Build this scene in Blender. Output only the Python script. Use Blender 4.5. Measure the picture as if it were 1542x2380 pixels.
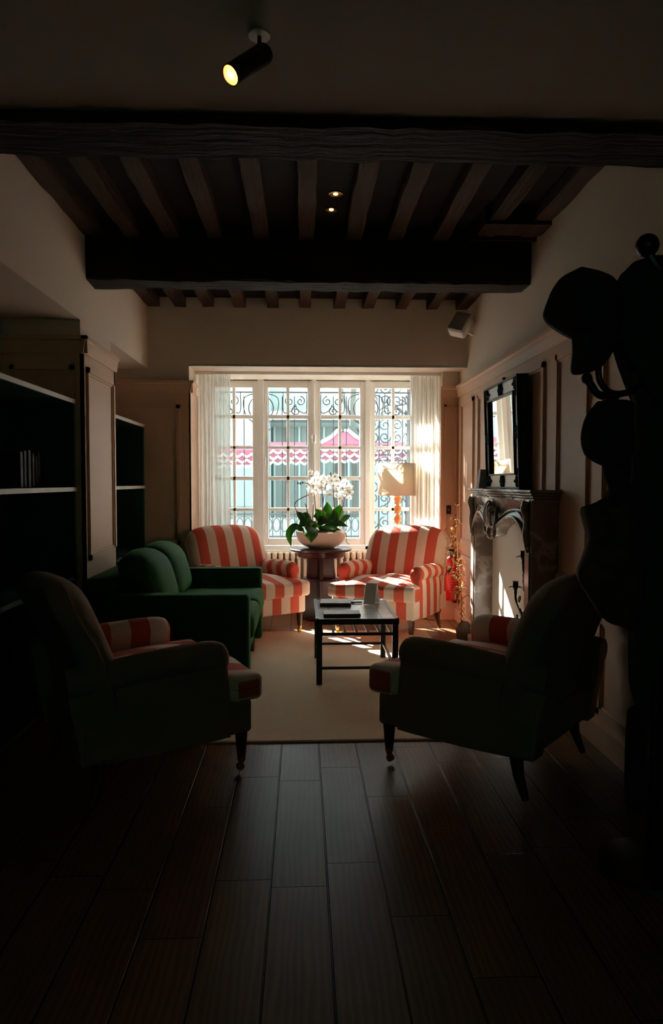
import bpy, bmesh, math, random
from mathutils import Vector, Matrix, Euler
PI = math.pi
random.seed(7)
for o in list(bpy.data.objects): bpy.data.objects.remove(o)
S = bpy.context.scene
COL = S.collection

# ---------------------------------------------------------------- camera, light, exposure
cam_d = bpy.data.cameras.new('camera'); cam = bpy.data.objects.new('camera', cam_d); COL.objects.link(cam)
S.camera = cam
cam_d.sensor_fit = 'VERTICAL'; cam_d.sensor_height = 36.0; cam_d.sensor_width = 36.0
cam_d.lens = 1650.0 / 2380.0 * 36.0
cam_d.clip_start = 0.05; cam_d.clip_end = 200
cam.location = (0, 0, 1.25)
cam.rotation_euler = Euler((PI/2 - math.atan(70/1650), 0, -math.atan(68/1650)), 'XYZ')
S.view_settings.view_transform = 'Standard'; S.view_settings.look = 'None'
S.view_settings.gamma = 1.0; S.view_settings.use_curve_mapping = False
S.view_settings.exposure = 0.0
S.cycles.diffuse_bounces = 8; S.cycles.max_bounces = 12
W = bpy.data.worlds.new('sky'); S.world = W; W.use_nodes = True
wn = W.node_tree; wn.nodes.clear()
bg = wn.nodes.new('ShaderNodeBackground'); wo = wn.nodes.new('ShaderNodeOutputWorld')
bg.inputs[0].default_value = (0.76, 0.95, .99, 1); bg.inputs[1].default_value = 6.0
wn.links.new(bg.outputs[0], wo.inputs[0])
sd = bpy.data.lights.new('sun', 'SUN'); sd.energy = 75; sd.angle = math.radians(0.6); sd.color = (1, .98, .95)
sun = bpy.data.objects.new('sun', sd); COL.objects.link(sun)
sun.rotation_euler = Vector((-.57, .82, .59)).to_track_quat('Z', 'Y').to_euler()
sun.location = (-4, 14, 8)
pd = bpy.data.lights.new('window_portal', 'AREA'); pd.shape = 'RECTANGLE'; pd.size = 2.1; pd.size_y = 1.75
pd.cycles.is_portal = True
po = bpy.data.objects.new('window_portal', pd); COL.objects.link(po)
po.location = (.115, 7.3, 1.42); po.rotation_euler = (-PI/2, 0, 0)
# added greenish fill behind the camera, tints and lifts the dark foreground
hd = bpy.data.lights.new('rear_green_fill', 'AREA'); hd.size = 1.6; hd.energy = 2.6; hd.color = (.38, 1.0, .66)
ho = bpy.data.objects.new('rear_green_fill', hd); COL.objects.link(ho)
ho.location = (0, -2.3, 1.5); ho.rotation_euler = (PI/2, 0, 0)

# ---------------------------------------------------------------- materials
def lin(c): return tuple(((x/255)/12.92 if x/255 <= .04045 else ((x/255+.055)/1.055)**2.4) for x in c)
class NT:
    def __init__(s, name):
        s.m = bpy.data.materials.new(name); s.m.use_nodes = True; s.t = s.m.node_tree
        s.b = s.t.nodes['Principled BSDF']; s.out = s.t.nodes['Material Output']
        s.tc = None
    def n(s, typ, **kw):
        nd = s.t.nodes.new('ShaderNode'+typ)
        for k, v in kw.items(): setattr(nd, k, v)
        return nd
    def l(s, a, b): s.t.links.new(a, b)
    def val(s, sock, v):
        if hasattr(v, 'is_output') or isinstance(v, bpy.types.NodeSocket): s.l(v, sock)
        else: sock.default_value = v
    def obj(s):
        if not s.tc: s.tc = s.n('TexCoord')
        return s.tc.outputs['Object']
    def math(s, op, a, b=0.0, c=None):
        nd = s.n('Math', operation=op); s.val(nd.inputs[0], a); s.val(nd.inputs[1], b)
        if c is not None: s.val(nd.inputs[2], c)
        return nd.outputs[0]
    def sep(s):
        nd = s.n('SeparateXYZ'); s.l(s.obj(), nd.inputs[0]); return nd.outputs
    def noise(s, scale, vec=None, detail=4, stretch=None):
        nd = s.n('TexNoise'); nd.inputs['Scale'].default_value = scale; nd.inputs['Detail'].default_value = detail
        v = vec if vec is not None else s.obj()
        if stretch:
            mp = s.n('Mapping'); mp.inputs['Scale'].default_value = stretch; s.l(v, mp.inputs[0]); v = mp.outputs[0]
        s.l(v, nd.inputs['Vector']); return nd.outputs[0]
    def mix(s, f, a, b):
        nd = s.n('Mix', data_type='RGBA'); s.val(nd.inputs[0], f)
        s.val(nd.inputs[6], a if not isinstance(a, tuple) else (*a[:3], 1)); s.val(nd.inputs[7], b if not isinstance(b, tuple) else (*b[:3], 1))
        return nd.outputs[2]
    def ramp(s, f, lo, hi):
        nd = s.n('MapRange'); s.val(nd.inputs[0], f); nd.inputs[1].default_value = lo; nd.inputs[2].default_value = hi
        return nd.outputs[0]
    def base(s, c, rough=.6, metal=0, spec=None):
        s.val(s.b.inputs['Base Color'], (*c[:3], 1) if isinstance(c, tuple) else c)
        s.b.inputs['Roughness'].default_value = rough; s.b.inputs['Metallic'].default_value = metal
        if spec is not None: s.b.inputs['Specular IOR Level'].default_value = spec
        return s
    def bump(s, h, strength=.3, dist=.01):
        nd = s.n('Bump'); nd.inputs['Strength'].default_value = strength; nd.inputs['Distance'].default_value = dist
        s.val(nd.inputs['Height'], h); s.l(nd.outputs[0], s.b.inputs['Normal']); return s

def plain(name, c, rough=.6, metal=0, var=.12, scale=12, spec=None, bump=0):
    t = NT(name); c = lin(c)
    d = tuple(x*(1-var) for x in c); e = tuple(min(1, x*(1+var)) for x in c)
    n = t.noise(scale)
    t.base(t.mix(n, d, e), rough, metal, spec)
    if bump: t.bump(t.noise(scale*12), bump, .004)
    return t.m
M = {}
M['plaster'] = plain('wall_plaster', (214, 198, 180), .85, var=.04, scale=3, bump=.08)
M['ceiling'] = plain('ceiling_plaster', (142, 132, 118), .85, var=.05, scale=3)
M['panel'] = plain('painted_panelling', (204, 166, 136), .55, var=.05, scale=4)
M['oldwood'] = None
t = NT('old_beam_wood'); g = t.noise(9, stretch=(1, .12, 1)); g2 = t.noise(40, stretch=(1, .1, 1))
t.base(t.mix(t.math('MULTIPLY', g, 1.1), lin((28, 21, 17)), lin((86, 66, 52))), .8, 0, .2).bump(g2, .6, .02); M['joist'] = t.m
t = NT('old_cross_beam_wood'); g = t.noise(9, stretch=(.12, 1, 1)); g2 = t.noise(40, stretch=(.1, 1, 1))
t.base(t.mix(g, lin((20, 17, 14)), lin((54, 42, 34))), .8, 0, .2).bump(g2, .7, .025); M['beam'] = t.m
M['boards'] = plain('dark_ceiling_boards', (36, 29, 25), .85, spec=.2)
M['greenblack'] = plain('dark_green_lacquer', (30, 62, 48), .4, spec=.3)
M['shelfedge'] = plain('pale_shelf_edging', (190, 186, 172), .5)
M['whitepaint'] = plain('white_window_paint', (243, 244, 242), .45, var=.03)
M['velvet'] = NT('green_velvet'); t = M['velvet']
t.base(t.mix(t.noise(7), lin((20, 60, 30)), lin((36, 92, 42))), .8, 0, .15); t.b.inputs['Sheen Weight'].default_value = .5; t.b.inputs['Sheen Roughness'].default_value = .4
t.b.inputs['Sheen Tint'].default_value = (*lin((70, 130, 60)), 1); t.bump(t.noise(90), .2, .004); M['velvet'] = t.m
M['darkmetal'] = plain('black_lacquered_frame', (20, 17, 17), .35, spec=.5)
M['blackiron'] = plain('wrought_iron', (26, 20, 20), .5, .6)
M['darkwood'] = plain('dark_mahogany', (58, 22, 18), .28)
M['legwood'] = plain('turned_walnut_leg', (72, 36, 22), .35)
M['brass'] = plain('aged_brass', (190, 140, 70), .3, .9)
M['gilt'] = plain('gilt_metal', (196, 156, 108), .28, .85, var=.3, scale=30)
M['ceramic'] = plain('glazed_ceramic', (222, 205, 190), .25, var=.03)
M['soil'] = plain('orchid_bark', (84, 50, 28), .9, var=.4, scale=60)
M['petal'] = None
t = NT('orchid_petal'); t.base(lin((245, 243, 236)), .5); t.b.inputs['Subsurface Weight'].default_value = 0
tr = t.n('BsdfTranslucent'); tr.inputs[0].default_value = (.92, .92, .88, 1); mx = t.n('MixShader'); mx.inputs[0].default_value = .5
t.l(t.b.outputs[0], mx.inputs[1]); t.l(tr.outputs[0], mx.inputs[2]); t.l(mx.outputs[0], t.out.inputs[0]); M['petal'] = t.m
M['lip'] = plain('orchid_lip', (214, 150, 60), .5)
t = NT('orchid_leaf'); t.base(t.mix(t.noise(20), lin((22, 62, 24)), lin((52, 108, 40))), .35)
tr = t.n('BsdfTranslucent'); tr.inputs[0].default_value = (*lin((110, 170, 40)), 1); mx = t.n('MixShader'); mx.inputs[0].default_value = .2
t.l(t.b.outputs[0], mx.inputs[1]); t.l(tr.outputs[0], mx.inputs[2]); t.l(mx.outputs[0], t.out.inputs[0]); M['leaf'] = t.m
M['stem'] = plain('orchid_stem', (112, 48, 40), .5)
M['radiator'] = plain('cream_radiator_enamel', (242, 230, 210), .35, var=.03)
M['black'] = plain('black_felt', (50, 56, 50), .9, spec=.1)
M['blackcoat'] = plain('black_wool', (58, 66, 58), .95, spec=.05)
M['browncoat'] = plain('dark_brown_cloth', (84, 72, 60), .85, spec=.1)
M['red'] = plain('signal_red_paint', (160, 12, 16), .3, var=.05)
M['greenlabel'] = plain('green_label', (20, 110, 80), .5)
M['white'] = plain('white_plastic', (222, 214, 202), .5, var=.03)
M['grey'] = plain('grey_card', (176, 170, 168), .7)
M['paper'] = plain('white_paper', (232, 230, 226), .6, var=.02)
M['cover'] = plain('dark_red_book_cover', (74, 26, 26), .5)
M['orangewood'] = plain('turned_light_wood', (232, 150, 88), .35)
M['stone'] = plain('mottled_stone', (96, 84, 66), .6, var=.7, scale=60)
def cloth_sheer(name, col, tfac, sfac):
    t = NT(name); t.base(col, .8, 0, .1)
    tr = t.n('BsdfTranslucent'); tr.inputs[0].default_value = (*col, 1); mx = t.n('MixShader'); mx.inputs[0].default_value = tfac
    t.l(t.b.outputs[0], mx.inputs[1]); t.l(tr.outputs[0], mx.inputs[2])
    tp = t.n('BsdfTransparent'); m2 = t.n('MixShader'); m2.inputs[0].default_value = sfac
    t.l(mx.outputs[0], m2.inputs[1]); t.l(tp.outputs[0], m2.inputs[2]); t.l(m2.outputs[0], t.out.inputs[0]); return t.m
M['sheer'] = cloth_sheer('sheer_curtain', lin((238, 236, 232)), .5, .14)
M['shade'] = cloth_sheer('lamp_shade_linen', lin((238, 228, 212)), .5, .0)
# glass
t = NT('window_glass'); tp = t.n('BsdfTransparent'); tp.inputs[0].default_value = (.97, 1, .99, 1); gl = t.n('BsdfGlossy'); gl.inputs['Roughness'].default_value = .02
fr = t.n('Fresnel'); fr.inputs[0].default_value = 1.35; mx = t.n('MixShader'); t.l(fr.outputs[0], mx.inputs[0]); t.l(tp.outputs[0], mx.inputs[1]); t.l(gl.outputs[0], mx.inputs[2])
t.l(mx.outputs[0], t.out.inputs[0]); M['glass'] = t.m
M['mirror'] = NT('mirror_glass').base((.9, .92, .9), .02, 1).m
# stripes
def stripes(name, axis, period=.17, phase=0.0):
    t = NT(name); s = t.sep()[axis]
    fr = t.math('FRACT', t.math('ADD', t.math('DIVIDE', s, period), 100.25 + phase))
    k = t.ramp(fr, .485, .505); k2 = t.ramp(fr, .99, 1.0)
    k = t.math('SUBTRACT', k, k2)
    w = t.noise(160)
    a = t.mix(w, lin((222, 194, 176)), lin((242, 218, 202))); b = t.mix(w, lin((196, 84, 64)), lin((222, 104, 84)))
    t.base(t.mix(k, a, b), .85, 0, .15); t.bump(w, .25, .003); return t.m
M['stripe_x'] = stripes('coral_stripe_upholstery', 0)
M['stripe_y'] = stripes('coral_stripe_upholstery_side', 1, .15, .2)
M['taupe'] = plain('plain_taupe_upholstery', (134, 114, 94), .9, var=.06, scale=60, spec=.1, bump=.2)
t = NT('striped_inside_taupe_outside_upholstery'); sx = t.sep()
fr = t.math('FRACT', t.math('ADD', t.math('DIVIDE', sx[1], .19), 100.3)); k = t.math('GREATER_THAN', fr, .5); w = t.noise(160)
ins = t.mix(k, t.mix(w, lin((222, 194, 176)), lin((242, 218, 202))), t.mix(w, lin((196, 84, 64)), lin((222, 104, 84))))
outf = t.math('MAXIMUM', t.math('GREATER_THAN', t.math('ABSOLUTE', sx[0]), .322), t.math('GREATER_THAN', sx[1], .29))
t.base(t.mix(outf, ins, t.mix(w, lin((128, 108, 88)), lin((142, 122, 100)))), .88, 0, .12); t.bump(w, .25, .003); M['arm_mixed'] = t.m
# floor planks
t = NT('oak_planks'); sx = t.sep(); Wd = .176
row = t.math('FLOOR', t.math('DIVIDE', t.math('ADD', sx[0], .0998), Wd)); fx = t.math('FRACT', t.math('DIVIDE', t.math('ADD', sx[0], .0998 + 17.6), Wd))
wnz = t.n('TexWhiteNoise', noise_dimensions='1D'); t.l(row, wnz.inputs['W'])
yy = t.math('ADD', t.math('DIVIDE', sx[1], .78), t.math('MULTIPLY', wnz.outputs[0], 7.3)); fy = t.math('FRACT', t.math('ADD', yy, 20)); cell = t.math('FLOOR', t.math('ADD', yy, 20))
w2 = t.n('TexWhiteNoise', noise_dimensions='2D'); cv = t.n('CombineXYZ'); t.l(row, cv.inputs[0]); t.l(cell, cv.inputs[1]); t.l(cv.outputs[0], w2.inputs['Vector'])
ex = t.math('MINIMUM', fx, t.math('SUBTRACT', 1, fx)); ey = t.math('MINIMUM', fy, t.math('SUBTRACT', 1, fy))
gap = t.math('MINIMUM', t.ramp(ex, .008, .022), t.ramp(ey, .0015, .004))
off = t.n('CombineXYZ'); t.l(t.math('MULTIPLY', w2.outputs[0], 31), off.inputs[0]); t.l(w2.outputs[0], off.inputs[1])
va = t.n('VectorMath', operation='ADD'); t.l(t.obj(), va.inputs[0]); t.l(off.outputs[0], va.inputs[1])
gr = t.noise(14, va.outputs[0], 5, (1, .13, 1))
wv = t.n('TexWave', wave_type='RINGS', rings_direction='Y'); wv.inputs['Scale'].default_value = 9; wv.inputs['Distortion'].default_value = 7; wv.inputs['Detail Scale'].default_value = 1.2
mp = t.n('Mapping'); mp.inputs['Scale'].default_value = (1.6, .22, 1); t.l(va.outputs[0], mp.inputs[0]); t.l(mp.outputs[0], wv.inputs[0])
g = t.math('ADD', t.math('MULTIPLY', gr, .65), t.math('MULTIPLY', wv.outputs[1], .35))
c1 = t.mix(g, lin((92, 62, 42)), lin((150, 104, 68))); c2 = t.mix(t.math('MULTIPLY', w2.outputs[0], .4), c1, lin((90, 66, 50)))
t.base(t.mix(gap, lin((18, 8, 6)), c2), .38, 0, .09); hgt = t.math('ADD', t.math('MULTIPLY', gap, 1.0), t.math('MULTIPLY', g, .12)); t.bump(hgt, .5, .004)
M['floor'] = t.m
# rug
t = NT('wool_rug'); t.base(t.mix(t.noise(3), lin((226, 198, 170)), lin((246, 224, 198))), .95, 0, .05)
wvv = t.n('TexWave', bands_direction='Y'); wvv.inputs['Scale'].default_value = 60; t.l(t.obj(), wvv.inputs[0]); t.bump(t.math('ADD', t.math('MULTIPLY', wvv.outputs[1], .6), t.noise(120)), .5, .006); M['rug'] = t.m
# marble
t = NT('veined_marble'); n = t.noise(5, detail=8); v = t.ramp(t.math('ABSOLUTE', t.math('SUBTRACT', t.noise(3.5, detail=8), .5)), 0, .035)
t.base(t.mix(v, lin((176, 160, 150)), t.mix(n, lin((104, 88, 80)), lin((150, 130, 120)))), .22); M['marble'] = t.m
t = NT('tile_table_top'); s = t.sep(); fx = t.math('FRACT', t.math('ADD', t.math('DIVIDE', s[0], .16), .03)); fy = t.math('FRACT', t.math('DIVIDE', s[1], .2))
gp = t.math('MINIMUM', t.ramp(t.math('MINIMUM', fx, t.math('SUBTRACT', 1, fx)), .008, .02), t.ramp(t.math('MINIMUM', fy, t.math('SUBTRACT', 1, fy)), .008, .02))
t.base(t.mix(gp, lin((60, 56, 54)), t.mix(t.noise(6), lin((184, 184, 182)), lin((206, 206, 204)))), .2, 0, 1.0); M['tile'] = t.m
M['mantel_label'] = M['grey']
# exterior
M['facade'] = plain('pale_street_facade', (146, 158, 156), .9, var=.04, scale=1)
M['shopgrey'] = plain('grey_shopfront', (112, 120, 117), .8, var=.15, scale=2)
M['awning'] = plain('dark_pink_awning_canvas', (132, 70, 88), .8, var=.08)
M['scallop'] = plain('white_scallop_trim', (190, 194, 194), .8, var=.02)
M['street'] = plain('street_paving', (176, 176, 172), .9)
M['blueboard'] = plain('pale_blue_board', (140, 166, 170), .7)
M['roofslate'] = plain('grey_slate_roof', (140, 140, 138), .8)
M['iron_out'] = plain('street_ironwork', (58, 58, 60), .6)
M['trunk'] = plain('tree_bark', (92, 92, 86), .9)
# emitters
def emit(name, c, s):
    t = NT(name); e = t.n('Emission'); e.inputs[0].default_value = (*c, 1); e.inputs[1].default_value = s
    t.l(e.outputs[0], t.out.inputs[0]); return t.m
M['bulb'] = emit('warm_bulb', (1, .58, .2), 12)
M['reflector'] = NT('spot_reflector').base(lin((255, 214, 150)), .45, .3).m

# ---------------------------------------------------------------- mesh helpers
class MB:
    def __init__(s): s.v = []; s.f = []
    def add(s, vs, fs):
        o = len(s.v); s.v += [tuple(v) for v in vs]; s.f += [tuple(i+o for i in f) for f in fs]; return s
    def box(s, x0, x1, y0, y1, z0, z1):
        return s.add([(x0,y0,z0),(x1,y0,z0),(x1,y1,z0),(x0,y1,z0),(x0,y0,z1),(x1,y0,z1),(x1,y1,z1),(x0,y1,z1)],
                     [(0,3,2,1),(4,5,6,7),(0,1,5,4),(1,2,6,5),(2,3,7,6),(3,0,4,7)])
    def rbox(s, x0, x1, y0, y1, z0, z1, r, n=8, fn=None):
        c = Vector(((x0+x1)/2, (y0+y1)/2, (z0+z1)/2)); h = Vector(((x1-x0)/2, (y1-y0)/2, (z1-z0)/2))
        r = min(r, *h); inn = h - Vector((r, r, r)); idx = {}; vs = []; fs = []
        def gp(a, L, I, R):   # coordinate list clustered at rounding
            return None
        def coords(I):
            k = 4; a = [-I - r*math.cos(PI/2*j/k) for j in range(k)]
            m = [-I + 2*I*j/n for j in range(n+1)]; b = [I + r*math.sin(PI/2*j/k) for j in range(1, k+1)]
            return a + m + b
        cs = [coords(inn[i]) for i in range(3)]; N = len(cs[0])-1
        def vert(i, j, k):
            key = (i, j, k)
            if key not in idx:
                p = Vector((cs[0][i], cs[1][j], cs[2][k]))
                q = Vector([max(-inn[a], min(inn[a], p[a])) for a in range(3)]); d = p-q
                if d.length > 1e-9: d = d.normalized()*r
                p = q+d+c
                if fn: p = Vector(fn(p))
                idx[key] = len(vs); vs.append(tuple(p))
            return idx[key]
        for a in range(N):
            for b in range(N):
                fs.append((vert(a,b,0), vert(a,b+1,0), vert(a+1,b+1,0), vert(a+1,b,0)))
                fs.append((vert(a,b,N), vert(a+1,b,N), vert(a+1,b+1,N), vert(a,b+1,N)))
                fs.append((vert(a,0,b), vert(a+1,0,b), vert(a+1,0,b+1), vert(a,0,b+1)))
                fs.append((vert(a,N,b), vert(a,N,b+1), vert(a+1,N,b+1), vert(a+1,N,b)))
                fs.append((vert(0,a,b), vert(0,a,b+1), vert(0,a+1,b+1), vert(0,a+1,b)))
                fs.append((vert(N,a,b), vert(N,a+1,b), vert(N,a+1,b+1), vert(N,a,b+1)))
        return s.add(vs, fs)
    def tube(s, path, r, n=8, cap=True):
        P = [Vector(p) for p in path]; R = r if isinstance(r, (list, tuple)) else [r]*len(P)
        T = [(P[min(i+1, len(P)-1)]-P[max(i-1, 0)]).normalized() for i in range(len(P))]
        a = Vector((0, 0, 1)) if abs(T[0].z) < .9 else Vector((1, 0, 0)); u = T[0].cross(a).normalized()
        vs = []; fs = []
        for i, p in enumerate(P):
            u = (u - T[i]*u.dot(T[i])).normalized(); w = T[i].cross(u)
            for k in range(n):
                an = 2*PI*k/n; vs.append(p + (u*math.cos(an)+w*math.sin(an))*R[i])
        for i in range(len(P)-1):
            for k in range(n):
                k2 = (k+1) % n; fs.append((i*n+k, i*n+k2, (i+1)*n+k2, (i+1)*n+k))
        if cap: fs.append(tuple(range(n))[::-1]); fs.append(tuple((len(P)-1)*n+k for k in range(n)))
        return s.add(vs, fs)
    def lathe(s, prof, c=(0, 0, 0), n=24, M=None, sx=1, sy=1):
        vs = []; fs = []
        for (r, z) in prof:
            for k in range(n):
                an = 2*PI*k/n; p = Vector((max(r, 1e-4)*math.cos(an)*sx, max(r, 1e-4)*math.sin(an)*sy, z))
                if M: p = M @ p
                vs.append(p+Vector(c))
        for i in range(len(prof)-1):
            for k in range(n):
                k2 = (k+1) % n; fs.append((i*n+k, i*n+k2, (i+1)*n+k2, (i+1)*n+k))
        fs.append(tuple(range(n))[::-1]); fs.append(tuple((len(prof)-1)*n+k for k in range(n)))
        return s.add(vs, fs)
    def ball(s, c, rx, ry=None, rz=None, n=14, fn=None):
        ry = ry or rx; rz = rz or rx; vs = []; fs = []; m = n//2+1
        for i in range(m+1):
            t = PI*i/m
            for k in range(n):
                a = 2*PI*k/n; st = max(math.sin(t), 1e-3)
                p = Vector((c[0]+rx*st*math.cos(a), c[1]+ry*st*math.sin(a), c[2]+rz*math.cos(t)))
                if fn: p = fn(p)
                vs.append(p)
        for i in range(m):
            for k in range(n):
                k2 = (k+1) % n; fs.append((i*n+k, (i+1)*n+k, (i+1)*n+k2, i*n+k2))
        return s.add(vs, fs)
    def prism(s, poly, axis, a0, a1):
        """poly: 2D points in the other two axes (in x,y,z order), extruded along axis"""
        def mk(p, a):
            q = list(p); q.insert(axis, a); return tuple(q)
        n = len(poly); vs = [mk(p, a0) for p in poly]+[mk(p, a1) for p in poly]
        fs = [tuple(range(n)), tuple(range(2*n-1, n-1, -1))]+[(i, (i+1) % n, n+(i+1) % n, n+i) for i in range(n)]
        return s.add(vs, fs)
    def grid(s, fn, nu, nv):
        vs = [fn(i/nu, j/nv) for j in range(nv+1) for i in range(nu+1)]
        return s.add(vs, [(j*(nu+1)+i, j*(nu+1)+i+1, (j+1)*(nu+1)+i+1, (j+1)*(nu+1)+i) for j in range(nv) for i in range(nu)])
    def build(s, name, mat, parent=None, smooth=False, bevel=0, solid=0):
        me = bpy.data.meshes.new(name); me.from_pydata([tuple(v) for v in s.v], [], s.f); me.validate()
        bm = bmesh.new(); bm.from_mesh(me); bmesh.ops.recalc_face_normals(bm, faces=bm.faces); bm.to_mesh(me); bm.free()
        me.materials.append(mat)
        if smooth:
            for p in me.polygons: p.use_smooth = True
            if smooth == 'auto':
                try: me.set_sharp_from_angle(angle=math.radians(38))
                except Exception: pass
        o = bpy.data.objects.new(name, me); COL.objects.link(o)
        if parent: o.parent = parent
        if solid:
            md = o.modifiers.new('solid', 'SOLIDIFY'); md.thickness = solid; md.offset = 0
        if bevel:
            md = o.modifiers.new('bevel', 'BEVEL'); md.width = bevel; md.segments = 2; md.limit_method = 'ANGLE'
        return o
def tag(o, label, cat, group=None, kind=None):
    o['label'] = label; o['category'] = cat
    if group: o['group'] = group
    if kind: o['kind'] = kind
    return o
def thing(name, label, cat, loc=(0, 0, 0), rz=0, group=None):
    o = bpy.data.objects.new(name, None); COL.objects.link(o); o.empty_display_size = .1
    o.location = loc; o.rotation_euler = (0, 0, rz); return tag(o, label, cat, group)
def struct(name, mb, mat, label=None, parent=None, bevel=0, smooth=False):
    o = mb.build(name, mat, parent, bevel=bevel, smooth=smooth)
    if not parent: o['kind'] = 'structure'
    if label: o['label'] = label
    return o
def dup(root, loc, rz, label):
    def cp(o, par):
        c = o.copy(); COL.objects.link(c)
        if par: c.parent = par
        for ch in list(o.children): cp(ch, c)
        return c
    r = cp(root, None); r.location = loc; r.rotation_euler = (0, 0, rz); r['label'] = label; return r
def bez(p, n=12):
    P = [Vector(q) for q in p]; out = []
    # catmull-rom
    Q = [P[0]*2-P[1]]+P+[P[-1]*2-P[-2]]
    for i in range(1, len(Q)-2):
        for k in range(n):
            t = k/n; a, b, c, d = Q[i-1], Q[i], Q[i+1], Q[i+2]
            out.append(.5*((2*b)+(c-a)*t+(2*a-5*b+4*c-d)*t*t+(3*b-a-3*c+d)*t**3))
    out.append(P[-1]); return out

# ---------------------------------------------------------------- room shell
RX = 1.413; FW = 6.08; NY = 6.36; WY = 6.95; LX = -1.3; NX = -1.75
struct('floor', MB().box(-2.3, 2.0, -2.8, 7.15, -.12, 0), M['floor'], 'wide dark oak plank floor')
struct('wall_right_near', MB().box(RX, RX+.3, -2.8, 2.2, 0, 3.1), M['greenblack'], 'unseen wall beside the viewer on the right, darkened to cut bounced light')  # out-of-view stretch split off and darkened to keep bounce off the near chairs
struct('wall_right', MB().box(RX, RX+.3, 2.2, 7.15, 0, 3.1), M['plaster'], 'warm plaster wall above the right panelling')
struct('wall_left', MB().box(NX-.3, NX, -2.8, 7.15, 0, 3.1), M['plaster'], 'wall at the back of the left niches')
struct('wall_back', MB().box(NX, RX, -2.9, -2.7, 0, 3.1), M['greenblack'], 'wall behind the viewer')  # unseen; dark colour chosen to reduce bounce onto camera-facing sides
struct('trim_1', MB().box(NX, LX, -2.7, FW, 2.2, 3.0), M['plaster'], 'plaster bulkhead along the left wall')
struct('wall_left_pier', MB().box(NX, LX, 4.26, 4.92, 0, 2.2), M['plaster'], 'pier between the two left niches')
struct('wall_far', MB().box(NX, -.955, FW, 7.15, 0, 3.1).box(-.955, RX, FW, 7.15, 2.235, 3.1), M['plaster'], 'brown plaster wall over the window opening')
struct('wall_window', MB().box(-.955, -.924, WY-.03, 7.15, 0, 2.235).box(1.154, 1.258, WY-.03, 7.15, 0, 2.235)
       .box(1.258, RX, NY, 7.15, 0, 2.235).box(-.924, 1.154, WY, 7.15, 0, .585), M['plaster'], 'window wall below and beside the window')
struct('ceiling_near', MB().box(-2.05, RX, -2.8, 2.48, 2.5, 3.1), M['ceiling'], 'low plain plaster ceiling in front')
struct('ceiling', MB().box(LX, RX, 2.75, FW, 2.80, 3.1), M['boards'], 'dark board ceiling between the joists')
def rough_beam(x0, x1, y0, y1, z0, z1, seed):
    rnd = random.Random(seed); n = 40; mb = MB()
    ring = []
    for i in range(n+1):
        x = x0+(x1-x0)*i/n; j = lambda: rnd.uniform(-.006, .006)
        ring += [(x, y0+.01+j(), z0+j()), (x, y1-.01+j(), z0+j()), (x, y1+j(), z0+.015+j()), (x, y1, z1), (x, y0, z1), (x, y0+j(), z0+.015+j())]
    fs = [tuple(range(6)), tuple(n*6+k for k in range(5, -1, -1))]
    for i in range(n):
        for k in range(6): fs.append((i*6+k, i*6+(k+1) % 6, (i+1)*6+(k+1) % 6, (i+1)*6+k))
    return mb.add(ring, fs)
struct('trim_2', rough_beam(-1.74, RX, 2.48, 2.75, 2.465, 3.05, 1), M['beam'], 'near dark timber cross beam')
struct('trim_3', rough_beam(LX, RX, 4.38, 4.59, 2.465, 2.9, 2), M['beam'], 'far dark timber cross beam with worn lower edge')
jx = [-1.245, -1.02, -.785, -.52, -.243, .028, .315, .564, .842, 1.105, 1.36]
for i, x in enumerate(jx):
    rnd = random.Random(i); mb = MB(); n = 22; y0, y1 = 2.75, FW; w = .046 if 0 < i < 10 else .05; ring = []
    for k in range(n+1):
        y = y0+(y1-y0)*k/n; j = lambda: rnd.uniform(-.004, .004)
        ring += [(x-w+j(), y, 2.72+j()), (x+w+j(), y, 2.72+j()), (x+w, y, 2.82), (x-w, y, 2.82)]
    fs = [(0, 1, 2, 3), tuple(n*4+k for k in (3, 2, 1, 0))]+[(a*4+k, a*4+(k+1) % 4, a*4+4+(k+1) % 4, a*4+4+k) for a in range(n) for k in range(4)]
    struct('trim_%d' % (10+i), mb.add(ring, fs), M['joist'], 'old timber ceiling joist')
struct('trim_30', MB().box(1.03, RX, 4.02, 4.2, 2.70, 2.80), M['joist'], 'short timber trimmer by the right wall')
struct('trim_31', MB().box(1.0, RX, 4.28, 4.3, 2.70, 2.8), M['joist'])
# small iron hook under far joist
tag(MB().tube(bez([(-.262, 4.66, 2.72), (-.262, 4.66, 2.66), (-.25, 4.66, 2.645), (-.236, 4.66, 2.655)], 6), .004, 6).build('ceiling_hook', M['blackiron'], smooth=True),
    'small iron hook hanging from a ceiling joist behind the far beam', 'hook')

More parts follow.
